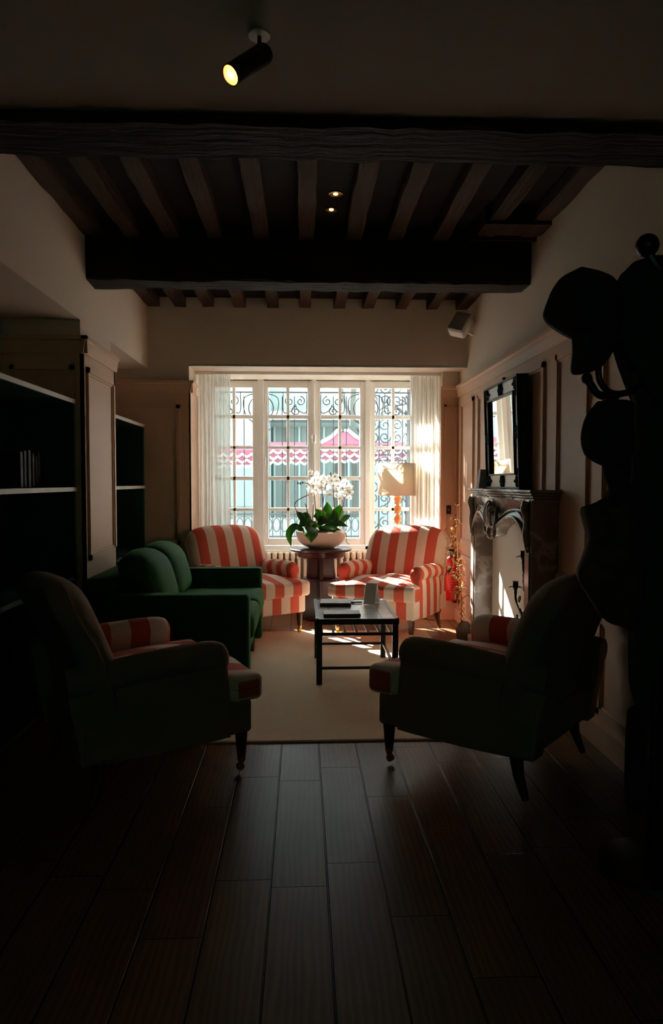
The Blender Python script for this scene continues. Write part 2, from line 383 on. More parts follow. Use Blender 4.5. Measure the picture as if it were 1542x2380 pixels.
# panelling: frames as raised mouldings
def crown_y(mb, X, s, y0, y1, z=2.1, d=.035):
    """crown moulding running along Y on plane X, projecting in direction s"""
    mb.prism([(X, z-.1), (X+s*.008, z-.1), (X+s*.012, z-.075), (X+s*d*.55, z-.045), (X+s*d*.6, z-.03), (X+s*d, z-.02), (X+s*d, z), (X, z)], 1, y0, y1)
def crown_x(mb, Y, s, x0, x1, z=2.1, d=.035):
    mb.prism([(Y, z-.1), (Y+s*.008, z-.1), (Y+s*.012, z-.075), (Y+s*d*.55, z-.045), (Y+s*d*.6, z-.03), (Y+s*d, z-.02), (Y+s*d, z), (Y, z)], 0, x0, x1)
def frame_y(mb, X, s, y0, y1, z0, z1, w=.028, d=.014):
    for (a, b, c, e) in ((y0, y1, z0, z0+w), (y0, y1, z1-w, z1), (y0, y0+w, z0, z1), (y1-w, y1, z0, z1)):
        mb.box(min(X, X+s*d), max(X, X+s*d), a, b, c, e)
    w2 = w*.4
    for (a, b, c, e) in ((y0+w, y1-w, z0+w, z0+w+w2), (y0+w, y1-w, z1-w-w2, z1-w), (y0+w, y0+w+w2, z0+w, z1-w), (y1-w-w2, y1-w, z0+w, z1-w)):
        mb.box(min(X, X+s*d*.5), max(X, X+s*d*.5), a, b, c, e)
def frame_x(mb, Y, s, x0, x1, z0, z1, w=.026, d=.014):
    for (a, b, c, e) in ((x0, x1, z0, z0+w), (x0, x1, z1-w, z1), (x0, x0+w, z0, z1), (x1-w, x1, z0, z1)):
        mb.box(a, b, min(Y, Y+s*d), max(Y, Y+s*d), c, e)
# right wall
mb = MB(); mb.box(RX-.014, RX, 2.25, NY, 0, 2.02); crown_y(mb, RX-.012, -1, 2.25, NY)
for (a, b) in ((5.74, 6.2), (5.1, 5.6), (4.05, 4.95), (3.42, 3.86), (2.4, 3.26)):
    frame_y(mb, RX-.014, -1, a, b, .72, 1.94, .03, .016)
    frame_y(mb, RX-.014, -1, a, b, .16, .62, .03, .014)
struct('trim_4', mb, M['panel'], 'painted wood panelling on the right wall')
struct('baseboard_right', MB().box(RX-.03, RX-.012, 2.25, NY, 0, .11), M['panel'])
# far right return facing the camera
mb = MB(); mb.box(1.245, RX, NY-.014, NY, 0, 2.02); crown_x(mb, NY-.012, -1, 1.24, RX); frame_x(mb, NY-.014, -1, 1.275, 1.385, .72, 1.94, .02); frame_x(mb, NY-.014, -1, 1.275, 1.385, .16, .62, .02)
struct('trim_5', mb, M['panel'], 'narrow panelled return beside the right curtain')
# far left panelling facing camera + its window side
mb = MB(); mb.box(NX, -.945, FW-.014, FW, 0, 2.02); mb.box(-.955, -.94, FW-.014, WY-.05, 0, 2.02); crown_x(mb, FW-.012, -1, NX, -.92); crown_y(mb, -.945, 1, FW-.045, FW+.25)
frame_x(mb, FW-.014, -1, -1.6, -1.03, .72, 1.9, .03); frame_x(mb, FW-.014, -1, -1.6, -1.03, .16, .62, .03)
struct('trim_6', mb, M['panel'], 'brown panelling left of the window opening')
# pier pilaster
mb = MB(); mb.box(NX, LX+.02, 4.24, 4.26, 0, 2.02).box(LX, LX+.02, 4.24, 4.94, 0, 2.02); mb.box(NX, LX+.02, 4.92, 4.94, 0, 2.02)
crown_y(mb, LX+.02, 1, 4.21, 4.97, 2.1, .03); crown_x(mb, 4.24, -1, NX, LX+.05, 2.1, .03)
frame_y(mb, LX+.02, 1, 4.29, 4.89, .78, 1.93, .032, .016); frame_x(mb, 4.24, -1, NX+.05, LX-.03, .78, 1.93)
struct('trim_7', mb, M['panel'], 'panelled wood pilaster between the two bookcases')
# opening head lip
struct('trim_8', MB().box(-.955, RX, FW, FW+.02, 2.225, 2.24).box(-.955, RX, 6.42, 6.46, 2.21, 2.235), M['whitepaint'], 'curtain track and painted lip of the window opening')

# ---------------------------------------------------------------- window
win = bpy.data.objects.new('window_1', None); COL.objects.link(win); win['kind'] = 'structure'; win['label'] = 'white multi-pane casement window'
def wx(px): return -.924+(px-480)*(1.154+.924)/(977-480)
ZR = [(2.163, 1.899), (1.866, 1.597), (1.572, 1.301), (1.268, .994), (.966, .698)]
Y0, Y1 = WY-.01, WY+.05
fr = MB()
fr.box(-.924, 1.154, WY-.03, WY+.07, 2.235, 2.3); fr.box(-.924, 1.154, WY-.03, WY+.07, .585, .625)
for a, b in ((480, 492), (598, 612), (848, 860), (965, 977)): fr.box(wx(a), wx(b), WY-.03, WY+.07, .585, 2.27)
fr.box(-.924, 1.154, WY-.09, WY+.0, .56, .59)
fr.build('window_frame', M['whitepaint'], win, bevel=.004)
for (c0, c1, g0, g1) in ((492, 598, 500, 586), (612, 728, 622, 714), (728, 848, 743, 836), (860, 965, 871, 957)):
    x0, x1, a, b = wx(c0), wx(c1), wx(g0), wx(g1); mid = (a+b)/2
    m = MB(); m.box(x0, a, Y0, Y1, .63, 2.232); m.box(b, x1, Y0, Y1, .63, 2.232); m.box(a, b, Y0, Y1, 2.163, 2.232); m.box(a, b, Y0, Y1, .63, .698)
    bw = .014
    for i in range(4): m.box(a, b, Y0+.01, Y1-.01, ZR[i+1][0]-.002, ZR[i][1]+.002)
    m.box(mid-bw, mid+bw, Y0+.01, Y1-.01, .698, 2.163)
    c = m.build('casement', M['whitepaint'], win, bevel=.003)
    MB().box(a, b, WY+.018, WY+.022, .698, 2.163).build('pane', M['glass'], c)
# cremone bolt
cx = wx(728.5); m = MB(); m.tube([(cx, WY-.035, .66), (cx, WY-.035, 2.24)], .011, 8); m.lathe([(0, 0), (.016, .005), (.012, .02), (.018, .03), (.018, .05), (0, .055)], (cx, WY-.035, 2.2), 12)
m.lathe([(.012, 0), (.022, .015), (.018, .04), (.024, .06), (.02, .085), (.012, .1)], (cx, WY-.035, 1.62), 12); m.box(cx-.022, cx+.022, WY-.03, WY-.01, .66, 2.235)
m.build('cremone_bolt', M['whitepaint'], win, smooth='auto')
for hx in (617, 853):
    for hz in (2.05, 1.45, .8): MB().tube([(wx(hx-2), WY-.014, hz-.04), (wx(hx-2), WY-.014, hz+.04)], .007, 8).build('hinge', M['whitepaint'], win)

# wrought iron window grille outside
def spiral(cx, cz, r, turns, a0, s=1, n=26):
    return [(cx+r*(1-.82*i/n)*math.cos(a0+s*2*PI*turns*i/n), cz+r*(1-.82*i/n)*math.sin(a0+s*2*PI*turns*i/n)) for i in range(n+1)]
gy = 7.28; gt = thing('window_grille', 'dark wrought iron window grille with scrolls outside the panes', 'window grille', (0, gy, .45))
m = MB(); zo = .45
for px_ in (500, 530, 564, 622, 654, 683, 712, 745, 775, 806, 838, 884, 905, 940):
    x = wx(px_)*1.03; m.tube([(x, 0, .6-zo), (x, 0, 2.12-zo)], .0045, 6)
m.build('bar', M['blackiron'], gt)
m = MB(); 
for z in (2.16, .6): m.tube([(-1.1, 0, z-zo), (1.3, 0, z-zo)], .007, 6)
m.box(-1.12, -1.08, -.02, .02, 0, 1.75); m.box(1.28, 1.32, -.02, .02, 0, 1.75)
m.build('rail', M['blackiron'], gt)
for px_ in (604, 852):
    cxx = wx(px_)*1.03; m = MB(); m.tube([(cxx+.125*math.cos(2*PI*i/36), 0, 2.0-zo+.125*math.sin(2*PI*i/36)) for i in range(37)], .006, 6, False)
    for sg in (-1, 1):
        m.tube(bez([(cxx+sg*.03, 0, 2.155-zo), (cxx+sg*.17, 0, 2.10-zo), (cxx+sg*.155, 0, 1.93-zo), (cxx+sg*.06, 0, 1.84-zo), (cxx+sg*.035, 0, 1.79-zo), (cxx+sg*.065, 0, 1.76-zo), (cxx+sg*.09, 0, 1.79-zo)], 6), .005, 6)
    m.build('ring_scroll', M['blackiron'], gt, smooth=True)
for px_ in (528, 684, 773, 925):
    cxx = wx(px_)*1.03; m = MB()
    for sg in (-1, 1):
        pts = spiral(0, 0, .05, 1.3, PI/2, -sg); m.tube([(cxx+sg*.055+p[0], 0, 2.07+p[1]-zo) for p in pts], .0055, 6)
        m.tube(bez([(cxx+sg*.005, 0, 2.04-zo), (cxx+sg*.03, 0, 1.98-zo), (cxx+sg*.115, 0, 1.96-zo), (cxx+sg*.12, 0, 2.155-zo)], 6), .005, 6)
    pts = spiral(0, 0, .05, 1.4, PI/2, 1); m.tube([(cxx+.01+p[0], 0, 1.97+p[1]-zo) for p in pts], .0055, 6)
    m.build('heart_scroll', M['blackiron'], gt, smooth=True)
for xx in (-1.1, 1.3):
    for z in (.66, 2.1): MB().box(xx-.015, xx+.015, -.135, 0, z-zo-.015, z-zo+.015).build('bracket', M['blackiron'], gt)

# ---------------------------------------------------------------- curtains
def curtain(x0, x1, y, z0, z1, folds, amp, label, pinch=0, seed=1):
    rnd = random.Random(seed); ph = rnd.uniform(0, 6)
    def fn(u, v):
        k = (1-v); w = amp*(.5+.5*k)*math.sin(u*folds*2*PI+ph+.6*math.sin(u*9+seed)) + amp*.4*math.sin(u*folds*4.6*PI+seed+k*1.1)
        x = x0+(x1-x0)*u; x += pinch*k*(1-k)*(u-.5)
        return (x + .006*math.sin(k*5+u*20), y+w, z0+(z1-z0)*v)
    o = MB().grid(fn, 140, 24).build('sheer_curtain', M['sheer'], smooth=True); return tag(o, label, 'curtain', None)
curtain(-.945, -.655, 6.5, .02, 2.215, 8, .028, 'sheer white curtain gathered at the left side of the window', -.03, 3)
curtain(.985, 1.235, 6.5, .02, 2.215, 7, .03, 'sheer cream curtain gathered at the right side of the window behind the striped chair', .05, 5)

# ---------------------------------------------------------------- radiator
rt = thing('radiator', 'cream cast iron radiator under the window behind the pedestal table', 'radiator', (.18, 6.86, 0))
n = 24
for i in range(n):
    x = -.68+i*.0585; m = MB()
    for dy in (-.045, .045): m.tube([(x, dy, .11), (x, dy, .52)], .015, 8)
    m.rbox(x-.021, x+.021, -.065, .065, .50, .575, .02, 3); m.rbox(x-.021, x+.021, -.065, .065, .07, .13, .02, 3)
    m.build('radiator_section', M['radiator'], rt, smooth=True)
MB().tube([(-.7, 0, .09), (.68, 0, .09)], .012).tube([(-.62, 0, 0), (-.62, 0, .1)], .012).tube([(.6, 0, 0), (.6, 0, .1)], .012).build('pipe', M['radiator'], rt)

# ---------------------------------------------------------------- rug
tag(MB().rbox(-.98, 1.03, 3.36, 5.86, 0, .012, .006, 3).build('rug', M['rug'], smooth='auto'), 'beige wool rug under the coffee table between the chairs', 'rug')
RZ = .012

# ---------------------------------------------------------------- armchair
def make_armchair(loc, rz, label):
    t = thing('armchair', label, 'armchair', loc, rz, 'coral and cream striped armchairs')
    # frame with skirt
    MB().rbox(-.365, .365, -.37, .33, .17, .315, .02, 4).build('seat_frame', M['stripe_x'], t, smooth=True)
    # seat cushion, T-shaped with a crown
    def fn(p):
        x, y, z = p
        if y > -.25: x *= .72 + .0*(y) if abs(x) > 0 else 1
        u = x/.39; v = (y+.07)/.36
        if z > .37: z += .045*max(0, 1-u*u)*max(0, 1-v*v)+.008*math.sin(x*14+y*9)
        return (x, y, z)
    def fn2(p):
        x, y, z = p; k = 1 if y < -.27 else (.725 if y > -.235 else 1-.275*(y+.27)/.035)
        return fn((x*k/.999, y, z)) if y <= -.25 else _f(x*k, y, z)
    def _f(x, y, z):
        u = x/.39; v = (y+.07)/.36
        if z > .37: z += .045*max(0, 1-u*u)*max(0, 1-v*v)+.008*math.sin(x*14+y*9)
        return (x, y, z)
    MB().rbox(-.385, .385, -.415, .26, .31, .425, .028, 20, lambda p: _f(p[0]*(1 if p[1] < -.275 else (.725 if p[1] > -.24 else 1-.275*(p[1]+.275)/.035)), p[1], p[2])).build('seat_cushion', M['stripe_x'], t, smooth=True)
    # backrest
    def fb(p):
        x, y, z = p; u = abs(x)/.375; h = (z-.3)/.56
        z2 = z - .10*(u**4)*max(0, h)**1.5
        x2 = x*(1-.05*max(0, .5-h)); y2 = y + .165*max(0, h)**1.2 - .02*math.sin(max(0, h)*PI)
        if y < .2: y2 += .035*u*u
        return (x2, y2, z2)
    MB().rbox(-.375, .375, .13, .30, .19, .862, .075, 14, fb).build('backrest', M['stripe_x'], t, smooth=True)
    # arms, rolled
    for s in (-1, 1):
        out = []
        for k in range(13):
            a = -PI*.28+ (PI*1.45)*k/12; out.append((.325+.062*math.cos(a), .515+.062*math.sin(a)))
        prof = [(.375, .17), (.375, .30), (.372, .42)]+out+[(.282, .42), (.28, .30), (.28, .17)]
        ys = [-.262, -.258, -.245, -.22, -.18, -.08, .05, .16, .26, .34, .39]
        sc = [.55, .72, .87, .96, 1, 1, 1, 1, 1, 1, 1]
        vs = []; n = len(prof)
        for y, k in zip(ys, sc):
            for (px_, pz) in prof:
                cx_, cz_ = .327, .47
                if pz > .3: x = cx_+(px_-cx_)*k; z = cz_+(pz-cz_)*(k if pz > cz_ else 1)
                else: x = cx_+(px_-cx_)*max(k, .9); z = pz
                z -= .035*max(0, (y-.0)/.39)*(1 if pz > .4 else 0)
                y2 = y - (.05*(1-(pz-.17)/.35)*max(0, y)/.39 if pz < .52 else 0)
                x2 = x-.03*max(0, (y-.1)/.29)
                vs.append((s*x2, y2, z))
        fs = [(i*n+k, i*n+(k+1) % n, (i+1)*n+(k+1) % n, (i+1)*n+k) for i in range(len(ys)-1) for k in range(n)]
        fs += [tuple(range(n)), tuple((len(ys)-1)*n+k for k in range(n))]
        MB().add(vs, fs).build('arm', M['stripe_y'], t, smooth='auto')
    for (lx, ly, fr_) in ((-.325, -.335, 1), (.325, -.335, 1), (-.30, .25, 0), (.30, .25, 0)):
        if fr_:
            lg = MB().lathe([(.028, .175), (.027, .16), (.02, .07), (.016, .055)], (lx, ly, 0), 14).build('leg', M['legwood'], t, smooth='auto')
            c = MB().lathe([(.017, .062), (.019, .05), (.012, .034), (.01, .03)], (lx, ly, 0), 12)
            c.tube([(lx-.009, ly+.006, .0165), (lx+.009, ly+.006, .0165)], .0165, 14); c.box(lx-.012, lx+.012, ly-.004, ly+.006, .014, .036)
            c.build('caster', M['brass'], lg, smooth='auto')
        else:
            MB().tube([(lx, ly, .18), (lx*1.02, ly+.015, .09), (lx*1.05, ly+.05, .0)], [.03, .023, .015], 10).build('leg', M['legwood'], t, smooth='auto')
    return t
def face(dx, dy): return math.atan2(dx, -dy)   # local -Y turned to (dx,dy)
ac = make_armchair((.74, 5.86, RZ), face(-.53, -.85), 'coral striped armchair in sunlight right of the pedestal table')
dup(ac, (-.48, 5.90, RZ), face(.56, -.83), 'coral striped armchair by the window behind the green sofa')
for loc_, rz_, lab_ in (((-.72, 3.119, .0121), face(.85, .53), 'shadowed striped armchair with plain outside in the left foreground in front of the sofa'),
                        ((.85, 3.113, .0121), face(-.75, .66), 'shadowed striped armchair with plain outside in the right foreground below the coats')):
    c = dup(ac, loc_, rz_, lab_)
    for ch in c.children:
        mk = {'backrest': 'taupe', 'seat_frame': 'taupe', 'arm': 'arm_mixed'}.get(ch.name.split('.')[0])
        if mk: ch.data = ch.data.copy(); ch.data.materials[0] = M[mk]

# ---------------------------------------------------------------- sofa
st = thing('sofa', 'dark green velvet sofa with loose back cushions along the left wall', 'sofa', (-.75, 4.575, RZ), PI/2)
# local: -Y faces room (+X world); local x along world Y.   world = (-ly, lx) + loc
L = .61
MB().rbox(-L, L, -.40, .42, .10, .33, .02, 6).build('base', M['velvet'], st, smooth=True)
MB().rbox(-L, L, .27, .46, .10, .70, .05, 8, lambda p: (p[0], p[1]+.06*max(0, p[2]-.3), p[2])).build('backrest', M['velvet'], st, smooth=True)
for s in (-1, 1):
    MB().rbox(s*L-.065 if s > 0 else -L-.065, s*L+.065 if s > 0 else -L+.065, -.455, .44, .10, .615, .022, 6).build('arm', M['velvet'], st, smooth=True)
    def fc(p, s=s):
        x, y, z = p; u = (x-s*.275)/.275; 
        if z > .43: z += .02*(1-u*u)
        return (x, y, z)
    MB().rbox(-.545 if s < 0 else .002, -.002 if s < 0 else .545, -.475, .26, .33, .475, .045, 8, fc).build('seat_cushion', M['velvet'], st, smooth=True)
    def fb(p, s=s):
        x, y, z = p; h = (z-.48)/.36; u = (x-s*.275)/.275
        z -= .05*abs(u)**3*max(0, h); y += .10*h - .03*(1-u*u)*math.sin(max(0, min(1, h))*PI)*(1 if y < .1 else 0); return (x, y, z)
    MB().rbox(s*.275-.29, s*.275+.29, .02, .23, .47, .835, .09, 8, fb).build('back_cushion', M['velvet'], st, smooth=True)
for x in (-.6, .6):
    for y in (-.38, .40): MB().lathe([(.024, .105), (.016, 0)], (x, y, 0), 12).build('leg', M['legwood'], st, smooth='auto')

# ---------------------------------------------------------------- coffee table
ct = thing('coffee_table', 'low black framed coffee table with pale tiled top on the rug', 'table', (.335, 4.66, RZ))
hx, hy, H = .255, .385, .405; LW = .018
for sx_ in (-1, 1):
    for sy_ in (-1, 1):
        x = sx_*(hx-.022); y = sy_*(hy-.09) if sy_ > 0 else sy_*(hy-.022)
        MB().box(x-LW, x+LW, y-LW, y+LW, 0, H-.03).build('leg', M['darkmetal'], ct, bevel=.002)
m = MB(); m.box(-hx, hx, -hy, -hy+.022, H-.035, H); m.box(-hx, hx, hy-.022, hy, H-.035, H); m.box(-hx, -hx+.022, -hy, hy, H-.035, H); m.box(hx-.022, hx, -hy, hy, H-.035, H)
m.build('apron', M['darkmetal'], ct, bevel=.002)
MB().box(-hx+.022, hx-.022, -hy+.022, hy-.022, H-.03, H-.004).build('tabletop', M['tile'], ct)
m = MB()
for i in range(7): x = -hx+.04+i*(2*hx-.08)/6; m.box(x-.008, x+.008, -hy+.03, hy-.09, .30, .312)
m.box(-hx+.02, hx-.02, -hy+.012, -hy+.03, .30, .318); m.box(-hx+.02, hx-.02, hy-.1, hy-.082, .30, .318)
m.build('lower_shelf', M['darkmetal'], ct)
for (z) in (.10,):
    for y in (-hy+.022, hy-.09): MB().box(-hx+.02, hx-.02, y-.008, y+.008, z-.008, z+.008).build('stretcher', M['darkmetal'], ct)
for x in (-hx+.022, hx-.022): MB().box(x-.008, x+.008, -hy+.02, hy-.09, .092, .108).build('stretcher', M['darkmetal'], ct)
TZ = RZ+H+.0
def magazine(loc, rz, w, d, h, n, label, mat='cover'):
    t = thing('magazine', label, 'magazine', loc, rz, 'magazines on the coffee table')
    MB().box(-w/2, w/2, -d/2, d/2, 0, h).build('cover', M[mat], t, bevel=.001)
    MB().box(-w/2+.003, w/2-.003, -d/2+.002, d/2-.004, h, h+.003).build('page', M['paper'], t)
magazine((.245, 4.40, TZ), .0, .23, .13, .018, 1, 'closed magazine with dark edge lying nearest on the coffee table')
magazine((.225, 4.80, TZ), -.06, .21, .15, .018, 1, 'closed dark edged magazine lying on the far left of the coffee table')
tag(MB().box(.13, .36, 4.87, 5.0, TZ, TZ+.004).build('paper_sheet', M['paper']), 'loose white sheet behind the magazine on the coffee table', 'paper')
tag(MB().box(.335, .41, 4.845, 4.87, TZ, TZ+.008).build('pen_case', M['cover']), 'short dark red case on the coffee table beside the loose sheet', 'case')
tt = thing('table_tent_card', 'white folded tent card standing on the coffee table', 'card', (.475, 4.83, TZ), -.5)
m = MB(); m.prism([(-.05, 0), (-.048, 0), (.002, .135), (0, .138)], 1, -.04, .04); m.prism([(.05, 0), (.048, 0), (-.002, .135), (0, .138)], 1, -.04, .04)
tt.rotation_euler[2] = PI/2-.45
m.build('card', M['paper'], tt)
MB().prism([(.0515, 0), (.0505, 0), (-.0005, .1385), (.001, .139)], 1, -.0405, .0405).build('printed_face', M['grey'], tt)

# ---------------------------------------------------------------- pedestal table + orchid
pt = thing('pedestal_table', 'dark mahogany round pedestal table holding the orchid bowl', 'table', (.168, 6.43, 0))
MB().lathe([(0, .615), (.22, .615), (.255, .622), (.278, .632), (.28, .645), (.27, .652), (0, .652)], n=40).build('tabletop', M['darkwood'], pt, smooth='auto')
MB().lathe([(.2, .57), (.215, .58), (.22, .616), (0, .616), (0, .57)], n=40).build('apron', M['darkwood'], pt, smooth='auto')
for k in range(4):
    a = k*PI/2; c, s_ = math.cos(a), math.sin(a)
    m = MB(); w = .016
    pts = [(0.02, 0), (.175, 0), (.175, .04), (.13, .10), (.125, .57), (.02, .57)]
    pts = [(.0, .0), (.178, 0), (.174, .03), (.112, .57), (0, .57)]
    vs = []
    for sgn in (-1, 1):
        for (r, z) in pts: vs.append((r*c-sgn*w*s_, r*s_+sgn*w*c, z))
    n = len(pts); m.add(vs, [tuple(range(n)), tuple(range(2*n-1, n-1, -1))]+[(i, (i+1) % n, n+(i+1) % n, n+i) for i in range(n)])
    m.build('fin', M['darkwood'], pt, bevel=.002)
MB().lathe([(0, .365), (.165, .365), (.168, .37), (.165, .38), (0, .38)], n=36).build('shelf', M['darkwood'], pt)
MB().lathe([(0, 0), (.15, 0), (.15, .02), (0, .02)], n=36).build('base', M['darkwood'], pt)

ot = thing('potted_orchid', 'white orchid in a wide pale ceramic bowl on the pedestal table', 'orchid', (.172, 6.43, .652))
MB().lathe([(0, 0), (.11, 0), (.12, .006), (.165, .025), (.21, .065), (.23, .11), (.234, .150), (.228, .152), (.215, .13), (.19, .12), (0, .12)], n=48).build('bowl', M['ceramic'], ot, smooth='auto')
def fsoil(p): return p
m = MB(); m.ball((0, 0, .12), .205, .205, .04, 24)
for i in range(60):
    a = random.uniform(0, 2*PI); r = random.uniform(0, .18); m.rbox(r*math.cos(a)-.012, r*math.cos(a)+.012, r*math.sin(a)-.01, r*math.sin(a)+.01, .145, .165, .005, 1)
m.build('bark', M['soil'], ot)
def leaf(path, w, fold=.25, n=14):
    P = bez(path, 5); N = len(P); vs = []; fs = []
    for i, p in enumerate(P):
        T = (P[min(i+1, N-1)]-P[max(i-1, 0)]).normalized(); side = T.cross(Vector((0, 1, .15))).normalized()
        if len(path[0]) > 3: pass
        u = i/(N-1); ww = w*math.sin(PI*min(1, (u*.93+.05)))**.55*(1 if u < .6 else (1-((u-.6)/.4)**2.6*.85))
        up = side.cross(T).normalized()
        for k in (-1, -.5, 0, .5, 1): vs.append(p+side*ww*k+up*abs(k)*ww*fold)
    for i in range(N-1):
        for k in range(4): fs.append((i*5+k, i*5+k+1, (i+1)*5+k+1, (i+1)*5+k))
    return vs, fs
def add_leaf(path, w):
    vs, fs = leaf(path, w); MB().add(vs, fs).build('leaf', M['leaf'], ot, smooth=True, solid=.003)
# px offsets from bowl centre (746,1233 rim) : 1 px = .0039 m
def q(px_, py_, y=0): return ((px_-746)*.0039, y, (1233-py_)*.0039+.15)
leaves = [([(738, 1225), (752, 1205), (733, 1180)], .05, -.02), ([(772, 1222), (783, 1195), (790, 1170)], .055, -.02), ([(765, 1220), (762, 1190), (760, 1165)], .045, .05),
          ([(728, 1226), (722, 1218), (722, 1235), (722, 1254)], .062, -.27), ([(700, 1228), (684, 1222), (671, 1240), (676, 1268)], .034, -.02),
          ([(712, 1225), (700, 1200), (688, 1186)], .03, .0), ([(720, 1222), (712, 1200), (700, 1192)], .035, .08), ([(742, 1226), (775, 1212), (807, 1220)], .03, -.12),
          ([(775, 1224), (798, 1205), (815, 1196)], .03, .02), ([(735, 1224), (710, 1210), (694, 1222)], .04, -.1), ([(752, 1225), (742, 1200), (727, 1198)], .04, .03),
          ([(748, 1226), (765, 1212), (785, 1214)], .03, .1), ([(705, 1230), (695, 1225), (690, 1215)], .025, -.05), ([(740, 1228), (760, 1222), (790, 1228)], .03, -.15)]
for pts, w, y in leaves: add_leaf([q(a, b, y*(.35+.65*min(1, i/(len(pts)-1)*1.6))) for i, (a, b) in enumerate(pts)], w)
stems = [[(712, 1225), (688, 1185), (687, 1165), (712, 1150), (728, 1146)], [(735, 1222), (731, 1160), (726, 1120), (722, 1096)], [(752, 1222), (749, 1160), (745, 1110)], [(778, 1222), (776, 1160), (773, 1120), (767, 1098)],
         [(745, 1222), (752, 1155), (758, 1120)], [(780, 1220), (797, 1170), (802, 1140), (806, 1112)], [(720, 1222), (712, 1180), (709, 1168)], [(725, 1222), (728, 1168)]]
for i, pts in enumerate(stems): MB().tube(bez([q(a, b, .04*math.sin(i*2)) for a, b in pts], 6), .0042, 6).build('flower_stem', M['stem'], ot, smooth=True)
MB().tube(bez([q(800, 1230, -.05), q(803, 1240, -.1), q(803, 1255, -.1), q(810, 1262, -.1)], 5), .0025, 5).build('root', M['soil'], ot)
fp = [(733, 1100), (722, 1097), (740, 1112), (716, 1120), (726, 1125), (736, 1125), (750, 1108), (752, 1122), (762, 1108), (779, 1105), (783, 1115), (776, 1124), (720, 1135), (733, 1137), (745, 1130), (757, 1133), (765, 1147), (766, 1130),
      (721, 1146), (729, 1142), (748, 1140), (781, 1133), (797, 1116), (806, 1122), (811, 1130), (800, 1128), (806, 1138), (812, 1142), (803, 1148), (783, 1148), (790, 1155), (795, 1145), (809, 1154), (786, 1126), (743, 1120), (758, 1118), (770, 1115), (729, 1112)]
for i, (a, b) in enumerate(fp):
    rnd = random.Random(i*3+1); c = Vector(q(a, b, rnd.uniform(-.08, .08))); yaw = rnd.uniform(-1.0, 1.0); pitch = rnd.uniform(-.5, .6)
    Rm = Euler((pitch, 0, yaw)).to_matrix(); m = MB(); R0 = .034
    for k, (ang, ln, w) in enumerate(((90, 1, .62), (210, 1, .55), (330, 1, .55), (10, 1.1, .95), (170, 1.1, .95))):
        an = math.radians(ang); d = Vector((math.cos(an), 0, math.sin(an))); sd_ = Vector((-math.sin(an), 0, math.cos(an)))
        vs = []; 
        for u in range(5):
            uu = u/4; wd = w*R0*.62*math.sin(PI*(uu*.9+.08))
            for kk in (-1, 0, 1): vs.append(c+Rm@(d*R0*ln*uu+sd_*wd*kk+Vector((0, -.004-.010*uu*uu+(0 if kk == 0 else .003)+.002*(k > 2), 0))))
        m.add(vs, [(u*3+kk, u*3+kk+1, u*3+kk+4, u*3+kk+3) for u in range(4) for kk in range(2)])
    fl = m.build('flower', M['petal'], ot, smooth=True)
    MB().ball(c+Rm@Vector((0, -.012, -.004)), .006, .008, .007, 8).build('lip', M['lip'], fl, smooth=True)
m = MB()
for a, b in ((692, 1121), (698, 1122), (703, 1120), (722, 1092), (768, 1099)): m.ball(q(a, b), .008, .008, .01, 8)
m.tube(bez([q(690, 1122), q(705, 1120), q(720, 1124)], 4), .003, 5); m.build('bud', M['stem'], ot, smooth=True)

# ---------------------------------------------------------------- table/floor lamp by window
lt = thing('floor_lamp', 'lamp with pale drum shade and turned ball stem behind the right striped armchair', 'lamp', (.895, 6.62, 0))
m = MB(); m.lathe([(.0, 0), (.13, 0), (.13, .02), (.03, .035), (0, .035)], n=28); m.build('base', M['orangewood'], lt, smooth='auto')
prof = []
z = .03
while z < 1.08:
    for k in range(9): a = PI*k/8; prof.append((.012+.025*math.sin(a), z+.088*(k/8)))
    z += .092
MB().lathe(prof, n=20).build('stem', M['orangewood'], lt, smooth=True)
m = MB().lathe([(.186, 1.125), (.186, 1.42)], n=48); m.f = m.f[:-2]; m.build('lamp_shade', M['shade'], lt, smooth=True, solid=.003)
m = MB(); m.tube([(0, 0, 1.08), (0, 0, 1.2)], .008); m.lathe([(.014, 1.12), (.018, 1.15), (.02, 1.19), (.012, 1.22)], n=12); m.build('lamp_holder', M['brass'], lt)
m = MB(); 
for k in range(3): a = k*2*PI/3; m.tube([(0, 0, 1.4), (.185*math.cos(a), .185*math.sin(a), 1.41)], .0025, 5)
m.tube([(.185*math.cos(a*PI/12), .185*math.sin(a*PI/12), 1.419) for a in range(25)], .003, 5); m.tube([(.185*math.cos(a*PI/12), .185*math.sin(a*PI/12), 1.127) for a in range(25)], .003, 5)
m.tube([(0, 0, 1.2), (0, 0, 1.4)], .003, 5)
m.build('shade_ring', M['brass'], lt)
tag(MB().tube(bez([(1.255, 6.33, .35), (1.25, 6.3, .15), (1.2, 6.25, .03), (1.12, 6.35, .006), (1.0, 6.5, .006)], 8), .004, 6).build('power_cord', M['blackiron'], smooth=True),
    'thin dark power cord running down to the floor beside the red extinguisher', 'cord')

# ---------------------------------------------------------------- fireplace
fp_ = thing('fireplace', 'veined marble fireplace surround with carved shell on the right wall', 'fireplace', (RX-.014, 4.5, 0))
